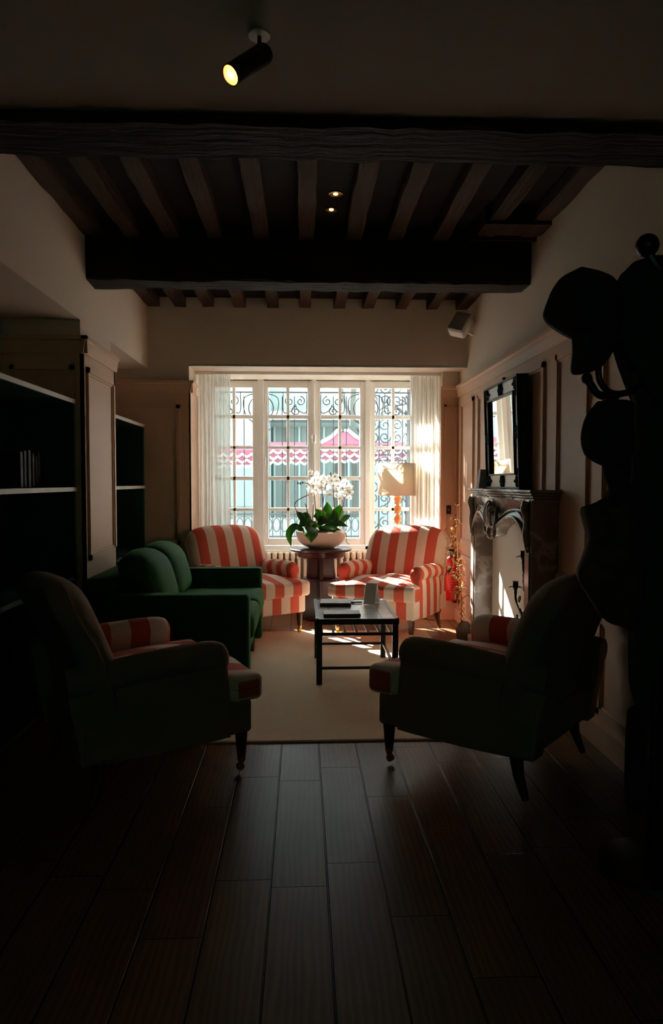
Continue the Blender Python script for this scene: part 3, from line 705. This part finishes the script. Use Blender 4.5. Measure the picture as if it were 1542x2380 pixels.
# local x negative = into room ; y along wall ; z up.  spans y -.70..+.70
def shelf_out(off):
    pts = []
    for i in range(41):
        u = -1+2*i/40; y = u*(.71+off); x = -(.165+off) - .03*math.cos(u*PI)**2*(1 if abs(u) < .5 else 0) - .012*math.cos(u*PI*3)
        pts.append((x, y))
    return [(0, -(.71+off))]+pts+[(0, .71+off)]
m = MB(); m.prism(shelf_out(0), 2, 1.16, 1.175); m.prism(shelf_out(.012), 2, 1.175, 1.19); m.prism(shelf_out(.022), 2, 1.19, 1.205); m.prism(shelf_out(-.01), 2, 1.14, 1.16)
m.build('mantel_shelf', M['marble'], fp_, bevel=.005)
bot = []
for i in range(61):
    u = -1+2*i/60; y = u*.66; au = abs(u)
    if au < .12: z = .90+.05*(au/.12)**2
    else:
        v = (au-.12)/.88; z = .95+.085*math.sin(min(1, v/.55)*PI/2) if v < .55 else 1.035-.16*((v-.55)/.45)**1.8
    bot.append((y, z))
# frieze follows a gentle bow
vs = []; fs = []
def bow(y): return -(.135+.035*math.cos(min(1, abs(y)/.66)*PI/2)**2)
for (y, z) in bot:
    b = bow(y); vs += [(b-.02, y, z), (b-.008, y, z+.035), (b+.006, y, (z+1.15)/2), (b-.02, y, 1.15), (b+.07, y, 1.15), (b+.07, y, z)]
n = len(bot)
for i in range(n-1):
    for k in range(6): fs.append((i*6+k, i*6+(k+1) % 6, (i+1)*6+(k+1) % 6, (i+1)*6+k))
fs += [tuple(range(6)), tuple((n-1)*6+k for k in range(6))]
MB().add(vs, fs).build('frieze', M['marble'], fp_, smooth='auto')
m = MB(); m.tube([(bow(y)-.022, y, z+.008) for y, z in bot], .011, 8); m.tube([(bow(y)-.010, y, min(1.12, z+.05)) for y, z in bot], .006, 6)
m.build('frieze_moulding', M['marble'], fp_, smooth=True)
# shell cartouche
m = MB(); 
for k in range(7):
    a = math.radians(-60+20*k); m.tube(bez([(-.175, .0, .93), (-.21, .05*math.sin(a), .98+.02*math.cos(a)), (-.215, .085*math.sin(a), .99+.11*math.cos(a)), (-.19, .095*math.sin(a), .99+.13*math.cos(a))], 5), [.012]*12+[.016]*4, 8)
for s in (-1, 1):
    pts = spiral(0, 0, .045, 1.3, -PI/2, s); m.tube([(-.195, s*.075+p[0], .94+p[1]) for p in pts], .010, 8)
    m.tube(bez([(-.19, s*.03, .91), (-.2, s*.09, .93), (-.195, s*.13, 1.0), (-.18, s*.1, 1.09)], 6), .012, 8)
m.ball((-.19, 0, .93), .03, .035, .05)
m.build('shell_carving', M['marble'], fp_, smooth=True)
for s in (-1, 1):
    m = MB(); y0, y1 = (s*.57, s*.69) if s > 0 else (-.69, -.57)
    m.box(-.15, 0, y0, y1, .0, 1.15); m.box(-.17, 0, y0-.01, y1+.01, 0, .12); m.box(-.158, -.15, y0+.02, y1-.02, .16, .86)
    m.build('jamb', M['marble'], fp_, bevel=.006)
    m = MB(); yc = (y0+y1)/2
    pts = bez([(-.15, 0, .86), (-.165, 0, .96), (-.158, 0, 1.04), (-.172, 0, 1.10), (-.16, 0, 1.14)], 5)
    m.tube([(p[0], yc, p[2]) for p in pts], [.014+.012*i/len(pts) for i in range(len(pts))], 10)
    m.build('scroll_bracket', M['marble'], fp_, smooth=True)
MB().box(-.022, 0, -.57, .57, 0, 1.12).build('closing_board', M['white'], fp_)
MB().box(-.19, 0, -.66, .66, 0, .02).build('hearth', M['marble'], fp_)

# mirror above
mt = thing('mirror', 'mirror in a dark frame with silver bands and black floral bosses on the mantel', 'mirror', (RX-.02, 4.66, 1.2075)); mt.rotation_euler = (0, math.radians(-2.0), 0)
hw, hh, bw = .39, .70, .10
m = MB()
m.box(-.05, 0, -hw, hw, 0, hh)
m.build('backing', M['black'], mt)
m = MB()
for (a, b, c, d) in ((-hw, hw, 0, .012), (-hw, hw, hh-.012, hh), (-hw, -hw+.012, 0, hh), (hw-.012, hw, 0, hh), (-hw+bw-.01, hw-bw+.01, bw-.012, bw), (-hw+bw-.01, hw-bw+.01, hh-bw, hh-bw+.012), (-hw+bw-.012, -hw+bw, bw, hh-bw), (hw-bw, hw-bw+.012, bw, hh-bw)):
    m.box(-.075, -.05, a, b, c, d)
m.build('frame_rib', M['blackiron'], mt, bevel=.003)
m = MB()
for (a, b, c, d) in ((-hw+.012, hw-.012, .012, bw-.012), (-hw+.012, hw-.012, hh-bw+.012, hh-.012), (-hw+.012, -hw+bw-.012, bw-.012, hh-bw+.012), (hw-bw+.012, hw-.012, bw-.012, hh-bw+.012)):
    m.box(-.062, -.05, a, b, c, d)
M['silver'] = plain('tarnished_silver_band', (150, 132, 124), .35, .5, var=.3, scale=25)
m.build('frame_band', M['silver'], mt)
m = MB()
for (y, z) in [(-hw+.05, .05), (0, .05), (hw-.05, .05), (-hw+.05, hh-.05), (0, hh-.05), (hw-.05, hh-.05), (-hw+.05, hh/2), (hw-.05, hh/2)]:
    for k in range(7):
        if k == 0: m = MB()
        a = k*2*PI/6; r = .026 if k < 6 else 0; m.ball((-.066, y+r*math.cos(a), z+r*math.sin(a)), .012, .02, .018, 8)
    if abs(y) > .2 and (z < .1 or z > .6):
        sy = -1 if y > 0 else 1; sz = 1 if z < .1 else -1
        m.ball((-.064, y+sy*.05, z), .01, .03, .012, 8); m.ball((-.064, y, z+sz*.05), .01, .012, .03, 8)
    m.build('floral_boss', M['black'], mt, smooth=True)
MB().box(-.056, -.052, -hw+bw-.004, hw-bw+.004, bw-.004, hh-bw+.004).build('mirror_glass', M['mirror'], mt)
tag(MB().box(RX-.03, RX-.01, 4.87, 4.90, 1.93, 1.97).build('picture_hook', M['cover']), 'small dark red hook on the panelling above the mirror', 'hook')
# grey tapered box on mantel
m = MB(); vs = []
for (hx_, hy_, z) in ((.035, .045, 0), (.018, .03, .135)):
    vs += [(-hx_, -hy_, z), (hx_, -hy_, z), (hx_, hy_, z), (-hx_, hy_, z)]
m.add(vs, [(3, 2, 1, 0), (4, 5, 6, 7), (0, 1, 5, 4), (1, 2, 6, 5), (2, 3, 7, 6), (3, 0, 4, 7)])
o = m.build('tapered_box', M['grey'], bevel=.002); o.location = (1.31, 5.13, 1.206); tag(o, 'small grey tapered box at the far end of the mantel beside the mirror', 'box')

# candelabra in the fireplace
cd = thing('candelabrum', 'dark iron candelabrum with leaves and cup holders inside the fireplace', 'candelabrum', (1.315, 4.01, .02))
m = MB(); m.tube(bez([(0, 0, 0), (.01, .01, .3), (-.01, 0, .6), (0, .01, .86)], 6), .009, 8); m.lathe([(0, 0), (.06, 0), (.055, .015), (.012, .03), (0, .03)], n=16); m.build('stem', M['blackiron'], cd, smooth='auto')
for (y, z, x) in ((.15, .80, 0), (.28, .60, -.005), (.50, .30, 0), (.36, .36, -.02), (.0, .92, 0)):
    m = MB(); m.tube(bez([(0, 0, max(.05, z-.22)), (x, y*.5, z-.17), (x, y*.95, z-.10), (x, y, z-.03)], 6), [.005]*12+[.007]*4+[.009]*3, 8)
    br = m.build('branch', M['blackiron'], cd, smooth=True)
    m = MB(); m.lathe([(0, 0), (.012, .0), (.018, .02), (.016, .045), (.022, .05), (0, .05)], (x, y, z-.03), 12)
    for k in range(6):
        a = k*PI/3; m.add([(x, y, z-.012), (x+.03*math.cos(a-.3), y+.03*math.sin(a-.3), z-.012), (x+.05*math.cos(a), y+.05*math.sin(a), z-.02), (x+.03*math.cos(a+.3), y+.03*math.sin(a+.3), z-.012)], [(0, 1, 2, 3)])
    m.build('candle_cup', M['blackiron'], br)
def ileaf(m, c, s, ang):
    d = Vector((0, math.cos(ang), math.sin(ang))); e = Vector((0, -d.z, d.y)); c = Vector(c)
    pts = [c, c+d*s*.3+e*s*.28, c+d*s*.5+e*s*.16, c+d*s*.75+e*s*.24, c+d*s, c+d*s*.75-e*s*.24, c+d*s*.5-e*s*.16, c+d*s*.3-e*s*.28]
    m.add([p+Vector((-.003, 0, 0)) for p in pts]+[p+Vector((.003, 0, 0)) for p in pts], [tuple(range(8)), tuple(range(15, 7, -1))]+[(i, (i+1) % 8, 8+(i+1) % 8, 8+i) for i in range(8)])
for (y, z, s, a) in ((.135, .70, .085, -PI/2), (.125, .64, .06, -PI/2+.2), (.06, .68, .07, -1.2), (.24, .50, .06, 2.4), (.22, .46, .07, 3.6), (.25, .42, .06, -1.0), (.06, .86, .05, .6)):
    m = MB(); ileaf(m, (0, y, z), s, a); m.build('iron_leaf', M['blackiron'], cd)
MB().tube(bez([(0, .10, .74), (0, .155, .745), (0, .14, .70)], 6), .003, 5).build('tendril', M['blackiron'], cd)

# gilt floral stand
gs = thing('floral_lamp_stand', 'tall gilt metal stand of leaves and flowers on a round stone base beside the fireplace', 'lamp stand', (1.275, 5.50, 0))
MB().lathe([(0, 0), (.055, 0), (.062, .03), (.068, .08), (.055, .12), (.03, .15), (0, .15)], n=24).build('base', M['stone'], gs, smooth='auto')
def pole(t): return Vector((-.02-.055*t+.01*math.sin(t*7), .01*math.sin(t*5), .14+.92*t))
MB().tube([pole(i/20) for i in range(21)], [.007-.003*i/20 for i in range(21)], 8).build('pole', M['gilt'], gs, smooth=True)
m = MB()
for z in (.16, .2, .24, .285): m.lathe([(.006, z), (.022, z+.008), (.012, z+.02), (.006, z+.03)], pole(0)-Vector((0, 0, .14)), 12)
m.build('knop', M['gilt'], gs, smooth='auto')
rnd = random.Random(11)
for i in range(44):
    t_ = .2+.72*rnd.random()**1.0; p = pole(t_)+Vector((-.035*math.sin(t_*PI)*rnd.random()*1.2, 0, 0)); a = rnd.uniform(0, 2*PI); el = rnd.uniform(-.6, .9); ln = rnd.uniform(.05, .09); w = ln*.26
    d = Vector((math.cos(a)*math.cos(el), math.sin(a)*math.cos(el), math.sin(el))); e = d.cross(Vector((0, 0, 1))).normalized(); up = e.cross(d)
    st_ = p+d*.012; vs = []
    for u in range(5):
        uu = u/4; ww = w*math.sin(PI*(uu*.92+.06)); c = st_+d*ln*uu+up*ln*.35*math.sin(uu*PI)-Vector((0, 0, .02*uu*uu))
        vs += [c-e*ww+up*.006, c, c+e*ww+up*.006]
    m = MB(); m.add(vs, [(u*3+k, u*3+k+1, u*3+k+4, u*3+k+3) for u in range(4) for k in range(2)]); m.tube([p, st_], .002, 5)
    m.build('leaf', M['gilt'], gs, smooth=True, solid=.0015)
for i, t_ in enumerate((1.0, .82, .68, .5, .36, .27)):
    p = pole(t_)+Vector((-.02 if i else 0, -.02*(i % 2), .0)); m = MB()
    m.lathe([(.004, 0), (.012, .01), (.02, .022), (.008, .02), (0, .02)], p, 10)
    m.build('flower', M['gilt'], gs, smooth=True)
m = MB()
for k in range(5): m.ball(pole(.27)+Vector((-.05, -.01, .0-.014*k)), .008)
m.build('berry_cluster', M['gilt'], gs, smooth=True)

# extinguisher
ex = thing('fire_extinguisher', 'red fire extinguisher with black handle in the corner behind the gilt stand', 'fire extinguisher', (1.33, 6.24, .2))
MB().lathe([(0, 0), (.062, 0), (.068, .01), (.068, .32), (.06, .36), (.03, .39), (.02, .40), (0, .4)], n=28).build('cylinder', M['red'], ex, smooth='auto')
m = MB()
for k in range(9):
    z = .08+k*.024
    for a in range(-115, -50, 13):
        if (k*7+a) % 4: 
            a0, a1 = math.radians(a), math.radians(a+9); r = .069
            m.add([(r*math.cos(a0), r*math.sin(a0), z), (r*math.cos(a1), r*math.sin(a1), z), (r*math.cos(a1), r*math.sin(a1), z+.004), (r*math.cos(a0), r*math.sin(a0), z+.004)], [(0, 1, 2, 3)])
M['labeltext'] = plain('pale_label_print', (210, 120, 110), .5)
m.build('label_print', M['labeltext'], ex)
MB().lathe([(.022, .4), (.022, .44), (0, .44)], n=14).box(-.06, .03, -.012, .012, .44, .452).build('valve', M['black'], ex)
MB().tube(bez([(-.02, -.02, .44), (-.07, -.03, .47), (-.02, -.03, .49), (.03, -.02, .46)], 6), .007, 8).build('handle', M['black'], ex, smooth=True)
MB().lathe([(.0225, .402), (.0225, .436)], n=14).box(-.03, .0, -.069, -.066, .40, .43).build('tag', M['greenlabel'], ex)
MB().box(-.02, .075, .055, .11, .1, .3).build('wall_bracket', M['black'], ex)

# switch plate
sw = thing('switch_plate', 'small dark switch plate on the panelled return right of the curtain', 'switch', (1.315, NY-.015, 1.0))
MB().box(-.026, .026, -.008, 0, -.04, .04).build('plate', M['black'], sw, bevel=.002)
MB().lathe([(.006, 0), (.005, .016), (0, .016)], (0, -.006, 0), 10, Matrix.Rotation(PI/2, 3, 'X')).build('toggle', M['brass'], sw)

# wall speaker
sp = thing('wall_speaker', 'white wall speaker in the upper right corner below the joists', 'speaker', (1.30, 5.82, 2.53)); sp.rotation_euler = (math.radians(-28), math.radians(18), math.radians(-38))
MB().rbox(-.075, .075, -.05, .05, -.095, .095, .025, 4).build('housing', M['white'], sp, smooth=True)
MB().rbox(-.066, .066, -.06, -.045, -.086, .086, .007, 4).build('speaker_grille', M['grey'], sp, smooth=True)
MB().tube([(0, .04, 0), (.09, .10, .0)], .014).build('mount_arm', M['white'], sp)

# ---------------------------------------------------------------- ceiling lights
sl = thing('spotlight', 'black ceiling spotlight with glowing amber mouth on the low ceiling', 'spotlight', (-.118, 2.05, 2.5))
MB().lathe([(0, 0), (.031, 0), (.031, -.004), (0, -.004)], n=28).build('canopy', M['white'], sl)
MB().tube([(0, 0, -.002), (0, 0, -.05)], .006).build('mount_arm', M['darkmetal'], sl)
d = Vector((-.56, -.42, -.62)).normalized(); rot = d.to_track_quat('Z', 'Y').to_matrix(); c0 = Vector((0.004, 0.01, -.05))
m = MB().lathe([(0, -.02), (.026, -.02), (.029, -.01), (.029, .135), (.026, .135), (.0255, .115)], c0, 28, rot); m.f = m.f[:-1]
m.build('spot_body', M['darkmetal'], sl, smooth='auto')
m = MB().lathe([(.0254, .133), (.018, .11), (.008, .09)], c0, 28, rot); m.f = m.f[:-2]; m.build('reflector', M['reflector'], sl, smooth=True)
MB().lathe([(0, .091), (.008, .091), (.006, .10), (0, .103)], c0, 16, rot).build('bulb', M['bulb'], sl, smooth=True)
pl = bpy.data.lights.new('spotlight_lamp', 'POINT'); pl.energy = .12; pl.color = (1, .5, .2); pl.shadow_soft_size = .006
plo = bpy.data.objects.new('spotlight_lamp', pl); COL.objects.link(plo); plo.parent = sl; plo.location = c0+d*.118; plo.rotation_euler = (-d).to_track_quat('Z', 'Y').to_euler()
for (y, x, lab) in ((3.88, .182, 'nearer small round downlight glowing amber between the joists'), (4.10, .168, 'farther small round downlight glowing amber near the big beam')):
    t = thing('downlight', lab, 'downlight', (x, y, 2.8), 0, 'amber downlights between the joists')
    MB().lathe([(.026, -.001), (.038, -.001), (.038, -.007), (.03, -.008), (.026, -.004)], n=28).build('ring', M['brass'], t, smooth='auto')
    m = MB().lathe([(.0265, -.003), (.02, -.0015), (.0, -.0008)], n=20); m.build('reflector', M['reflector'], t)
    MB().ball((0, 0, -.005), .013, .013, .005, 12).build('bulb', M['bulb'], t, smooth=True)
    dl = bpy.data.lights.new('downlight_lamp', 'SPOT'); dl.energy = 3.5; dl.color = (1, .8, .6); dl.spot_size = math.radians(64); dl.spot_blend = 1; dl.shadow_soft_size = .02
    dlo = bpy.data.objects.new('downlight_lamp', dl); COL.objects.link(dlo); dlo.parent = t; dlo.location = (0, 0, -.02)

# ---------------------------------------------------------------- bookcases
def bookcase(y0, y1, label):
    t = thing('bookcase', label, 'bookcase', (-1.535, (y0+y1)/2, 0), 0, 'dark green bookcases in the left niches')
    h = (y1-y0)/2; x0, x1 = -.2, .2
    MB().box(x0, x0+.02, -h, h, 0, 1.70).build('back_panel', M['greenblack'], t)
    for s in (-1, 1):
        MB().box(x0, x1, s*h-(.018 if s > 0 else 0), s*h+(0 if s > 0 else .018), 0, 1.705).build('side_panel', M['greenblack'], t)
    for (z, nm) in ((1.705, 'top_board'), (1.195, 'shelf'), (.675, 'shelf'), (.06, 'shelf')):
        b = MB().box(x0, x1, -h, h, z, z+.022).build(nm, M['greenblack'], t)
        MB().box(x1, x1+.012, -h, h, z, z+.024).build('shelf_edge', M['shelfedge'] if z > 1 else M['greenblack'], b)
    MB().box(x1, x1+.006, h-.007, h, .7, 1.70).build('edge_strip', plain('green_glass_edge', (70, 130, 105), .3), t)
    return t
bookcase(1.9, 4.232, 'near dark green bookcase with pale shelf edges left of the wood pilaster')
bookcase(4.95, 6.05, 'far dark green bookcase behind the sofa beyond the wood pilaster')
bc = [(40, 36, 26), (30, 28, 24), (46, 38, 28), (26, 26, 24), (34, 24, 18), (28, 32, 28)]
for i, (y, w, h) in enumerate(((3.42, .035, .19), (3.47, .03, .2), (3.53, .035, .205), (3.585, .03, .19), (3.63, .025, .18), (3.67, .03, .2))):
    t = thing('book', 'upright book in the dim row on the near bookcase shelf', 'book', (-1.54, y+.4, 1.218), 0, 'row of upright books on the near bookcase shelf')
    MB().box(-.07, .06, -w/2, w/2, 0, h).build('cover', plain('book_cloth', bc[i], .6), t, bevel=.003); MB().box(-.062, .057, -w/2+.004, w/2-.004, h-.004, h+.0005).build('page_block', M['paper'], t)
ob = thing('sculpture', 'pale hourglass shaped sculpture on a block at the left edge on the bookcase shelf', 'sculpture', (-1.43, 3.18, 1.218))
MB().box(-.05, .05, -.055, .055, 0, .035).build('base', M['grey'], ob)
MB().lathe([(.04, .035), (.03, .07), (.018, .11), (.028, .15), (.035, .2), (.0, .22)], n=18).build('figure', M['white'], ob, smooth='auto')

# ---------------------------------------------------------------- coat stand and clothes
cs = thing('coat_stand', 'tall black bentwood coat stand at the right edge in the foreground', 'coat stand', (1.13, 2.2, 0))
m = MB(); m.tube([(0, 0, .02), (0, 0, 1.95)], .02, 12); m.build('pole', M['darkmetal'], cs, smooth='auto')
MB().ball((-.055, 0, 1.985), .036, .036, .036, 16).build('finial', M['darkmetal'], cs, smooth=True)
MB().tube(bez([(0, 0, 1.9), (-.03, 0, 1.93), (-.052, 0, 1.965)], 5), .014, 8).build('finial_neck', M['darkmetal'], cs)
for k, a in enumerate((PI*1.5, 0, PI/2)):
    cA, sA = math.cos(a), math.sin(a)
    pts = [(0.02, 1.72), (.10, 1.69), (.15, 1.62), (.13, 1.53), (.08, 1.49), (.03, 1.50), (.06, 1.47), (.14, 1.49), (.2, 1.56)]
    hk = MB().tube(bez([(r*cA, r*sA, z) for r, z in pts], 8), .011, 8).build('hook', M['darkmetal'], cs, smooth=True)
    MB().ball((.205*cA, .205*sA, 1.565), .02, n=12).build('hook_knob', M['darkmetal'], hk, smooth=True)
pts = [(0, 1.66), (-.09, 1.675), (-.15, 1.675), (-.197, 1.63), (-.20, 1.57), (-.165, 1.53), (-.11, 1.53), (-.05, 1.56), (0, 1.57)]
hk = MB().tube(bez([(x, 0, z) for x, z in pts], 8), .0105, 8).tube(bez([(-.14, 0, 1.52), (-.20, 0, 1.522), (-.225, 0, 1.55), (-.235, 0, 1.565)], 6), .013, 8).build('hook', M['darkmetal'], cs, smooth=True)
MB().ball((-.24, 0, 1.572), .018, n=12).build('hook_knob', M['darkmetal'], hk, smooth=True)
MB().lathe([(0, 0), (.17, 0), (.165, .02), (.03, .045), (0, .045)], n=32).build('base', M['darkmetal'], cs, smooth='auto')
def sil(name, pts, y, th, mat, label, cat, group=None, puff=1.0):
    """soft body whose outline in the XZ plane is pts, with rounded real thickness th"""
    P = bez([(a, 0, b) for a, b in pts]+[(pts[0][0], 0, pts[0][1])], 5)[:-1]; n = len(P); cx_ = sum(p.x for p in P)/n; cz_ = sum(p.z for p in P)/n
    vs = []; rings = 6
    for side in (-1, 1):
        for r in range(rings):
            k = math.sin(PI/2*(r+1)/rings) if side < 0 else math.sin(PI/2*(rings-r)/rings); hgt = math.cos(PI/2*(r+1)/rings) if side < 0 else math.cos(PI/2*(rings-r)/rings)
            for p in P:
                vs.append((cx_+(p.x-cx_)*k, y+side*th*hgt+(.012*math.sin(p.x*60)*k if cat == 'coat' else 0), cz_+(p.z-cz_)*k))
    R = 2*rings; fs = [tuple(range(n))[::-1], tuple((R-1)*n+k for k in range(n))]
    for r in range(R-1):
        for k in range(n): fs.append((r*n+k, r*n+(k+1) % n, (r+1)*n+(k+1) % n, (r+1)*n+k))
    o = MB().add(vs, fs).build(name, mat, smooth=True); return tag(o, label, cat, group)
def w2(px_, py_, Y=2.2):
    import math as _m
    f = 1650.; th = _m.atan(70/f); ph = _m.atan(68/f)
    F = Vector((_m.sin(ph)*_m.cos(th), _m.cos(ph)*_m.cos(th), -_m.sin(th))); R_ = Vector((_m.cos(ph), -_m.sin(ph), 0)); U = R_.cross(F)
    dd = F+R_*(px_-771)/f+U*(1190-py_)/f; t_ = Y/dd.y; return (dd.x*t_, 1.25+dd.z*t_)
sil('hat', [w2(*p) for p in ((1345, 623), (1300, 650), (1275, 700), (1268, 738), (1300, 768), (1345, 790), (1400, 800), (1440, 760), (1440, 690), (1420, 650), (1385, 632))], 2.2, .11, M['black'], 'big floppy black hat hanging leftmost at the top of the coat stand', 'hat')
sil('cap', [w2(*p) for p in ((1320, 770), (1322, 820), (1320, 872), (1350, 872), (1385, 858), (1412, 820), (1425, 790), (1370, 770))], 2.16, .06, M['black'], 'pointed black cap hanging below the floppy hat on the coat stand', 'cap')
sil('hat', [w2(*p) for p in ((1378, 936), (1355, 965), (1343, 1000), (1342, 1035), (1355, 1065), (1395, 1085), (1440, 1082), (1458, 1040), (1457, 985), (1456, 938), (1415, 932))], 2.16, .06, M['black'], 'rounded dark hat hanging below the hook knob of the coat stand', 'hat')
sil('scarf', [w2(*p) for p in ((1400, 1070), (1408, 1110), (1418, 1140), (1408, 1175), (1440, 1190), (1468, 1165), (1462, 1120), (1466, 1070), (1440, 1050))], 2.2, .04, M['black'], 'dark scarf hanging between the round hat and the short jacket', 'scarf')
sil('jacket', [w2(*p) for p in ((1360, 1178), (1368, 1215), (1374, 1250), (1362, 1300), (1352, 1345), (1380, 1400), (1420, 1448), (1450, 1458), (1485, 1470), (1500, 1400), (1500, 1280), (1480, 1180), (1440, 1150), (1395, 1165))], 2.22, .09, M['browncoat'], 'dark brown jacket hanging low on the coat stand over the armchair back', 'coat')
sil('coat', [w2(*p, 2.235) for p in ((1440, 640), (1480, 606), (1540, 596), (1640, 610), (1690, 700), (1700, 1100), (1698, 1640), (1650, 1680), (1480, 1640), (1478, 1400), (1480, 1200), (1468, 1150), (1476, 1050), (1481, 945), (1478, 925), (1474, 890), (1472, 840), (1455, 808), (1425, 785), (1420, 690))], 2.23, .075, M['blackcoat'], 'long black coat covering the pole of the coat stand at the right edge', 'coat')
sil('bag', [w2(*p, 2.62) for p in ((1468, 1650), (1462, 1760), (1464, 1885), (1500, 1905), (1560, 1905), (1580, 1880), (1580, 1660), (1560, 1640), (1490, 1640))], 2.62, .12, M['blackcoat'], 'black bag standing on the floor behind the coat stand foot', 'bag')

# ---------------------------------------------------------------- street outside
struct('ground', MB().box(-14, 16, 7.16, 40, -.6, -.5), M['street'], 'pale street paving')
ft = thing('street_building', 'pale building across the street seen through the window', 'building', (0, 14.5, -.5))
MB().box(-9, -.65, 0, 3, 0, 4.4).build('wall', M['facade'], ft)
MB().box(-.65, 9, .6, 3, 0, 4.1).build('wall', M['facade'], ft)
m = MB()
MB().box(-.62, 1.3, .5, .6, 0, 2.9).build('shopfront', M['shopgrey'], ft)
for i in range(8): x = -.6+i*.26; MB().box(x, x+.04, .44, .5, 0, 2.9).build('mullion', M['iron_out'] if i % 2 else M['facade'], ft)
m = MB(); m.prism([(-.3, 0), (1.9, 0), (1.9, .28), (-.0, .18)], 1, -.1, .5); m.v = [(a-.6, b, c+3.0) for a, b, c in m.v]; m.build('roof', M['roofslate'], ft)
MB().box(-9, -.65, -.05, 0, 0, 1.25).build('plinth', M['shopgrey'], ft)
def awning(x0, x1, y, z, label, peak=False):
    t = thing('awning', label, 'awning', ((x0+x1)/2, y, z-2.2), 0, 'pink awnings across the street'); w = (x1-x0)/2
    zz = 2.2
    if peak:
        m = MB(); m.add([(-w, -.5, zz), (w, -.5, zz), (w, .5, zz), (-w, .5, zz), (-.1, 0, zz+.24), (.1, 0, zz+.24)], [(0, 1, 5, 4), (1, 2, 5), (2, 3, 4, 5), (3, 0, 4)])
        m.build('canopy', M['awning'], t, solid=.01)
        m = MB(); m.tube([(-w, -.5, zz+.02), (-w*.5, -.27, zz+.14), (-.1, 0, zz+.26), (.1, 0, zz+.26), (w*.5, -.27, zz+.14), (w, -.5, zz+.02)], .035, 8); m.build('trim', M['scallop'], t)
        MB().tube([(0, 0, -.0), (0, 0, zz+.3)], .03).build('pole', M['iron_out'], t)
    else:
        m = MB(); m.prism([(-.5, zz), (.45, zz+.14), (.45, zz+.12), (-.5, zz-.02)], 0, -w, w); m.build('canopy', M['awning'], t)
        for s in (-1, 1): MB().box(s*w-.02, s*w+.02, -.48, -.44, 0, zz).build('post', M['iron_out'], t)
    m = MB(); m.box(-w, w, -.515, -.505, zz-.25, zz); m.build('valance', M['awning'], t)
    nn = int(2*w/.155); m = MB()
    for rz_, ph in ((zz-.06, 0), (zz-.16, .5), (zz-.25, 0)):
        pts = []
        for i in range(nn*8+1):
            u = i/8+ph; pts.append((-w+2*w*i/(nn*8), -.53, rz_-.05*abs(math.sin(u*PI))))
        m.tube(pts, .024, 6)
    m.build('scallop', M['scallop'], t, smooth=True)
    return t
awning(-2.35, -.72, 13.0, 1.80, 'pink awning with white scalloped valance left across the street')
awning(-.66, .12, 13.0, 1.86, 'pink awning with white scalloped valance in the middle across the street')
awning(.3, 1.12, 12.4, 1.88, 'peaked pink canopy with white scalloped edge across the street', True)
awning(1.25, 2.6, 13.0, 1.86, 'pink awning with white scalloped valance right across the street behind the lamp')
# ornate iron gate to the right
ig = thing('iron_gate', 'ornate scrolled iron screen across the street behind the lamp', 'gate', (1.45, 11.0, -.5))
m = MB()
rnd = random.Random(4)
for ix in range(5):
    x = -.36+ix*.19
    for iz in range(17):
        z = .35+iz*.19; s = 1 if (ix+iz) % 2 else -1
        pts = spiral(0, 0, .095, 1.4, PI/2*((ix+iz) % 4), s, 16); m.tube([(x+p[0], 0, z+p[1]) for p in pts], .011, 5)
m.build('scroll', M['iron_out'], ig)
m = MB(); m.tube([(x*.01+.2, 0, 0) if False else (.2, 0, 0), (.2, 0, 3.4)], .045)
for x in (-.47, .52): m.tube([(x, 0, 0), (x, 0, 3.0)], .03)
for x in (-.26, -.06, .3): m.tube([(x, 0, 0), (x, 0, 3.1)], .012)
m.build('post', M['iron_out'], ig)
# street railing
def railing(x0, x1, y, label):
    t = thing('street_railing', label, 'railing', ((x0+x1)/2, y, -.5), 0, 'iron railings on the street'); w = (x1-x0)/2
    m = MB()
    for z in (.62, .95, 1.28, 1.36): m.tube([(-w, 0, z), (w, 0, z)], .014, 6)
    m.build('rail', M['iron_out'], t)
    m = MB()
    k = int(2*w/.11)
    for i in range(k+1): m.tube([(-w+i*2*w/k, 0, 0), (-w+i*2*w/k, 0, 1.3)], .008, 5)
    for i in range(k): 
        cxx = -w+(i+.5)*2*w/k; m.tube([(cxx+.05*math.cos(a*PI/6), 0, 1.12+.1*math.sin(a*PI/6)) for a in range(13)], .008, 5)
        m.tube([(cxx+.05*math.cos(a*PI/6), 0, .78+.1*math.sin(a*PI/6)) for a in range(13)], .008, 5)
    m.build('baluster', M['iron_out'], t)
    MB().box(-w, w, .08, .1, .66, 1.22).build('board', M['blueboard'], t)
railing(-1.9, -.62, 10.4, 'left iron railing with pale blue board on the street')
railing(-.55, .95, 10.4, 'middle iron railing with pale blue board on the street')
# tree trunk/lamppost
for (x, y, r, lab) in ((.97, 13.3, .055, 'slim grey tree trunk rising behind the peaked canopy'),):
    t = thing('street_tree', lab, 'tree', (x, y, -.5)); MB().tube(bez([(0, 0, 0), (.02, 0, 1.5), (-.03, 0, 3), (.03, 0, 4.2)], 6), r, 8).build('trunk', M['trunk'], t, smooth=True)
    MB().tube(bez([(-.03, 0, 2.9), (-.2, 0, 3.3), (-.3, 0, 3.9)], 5), r*.55, 8).build('branch', M['trunk'], t, smooth=True)
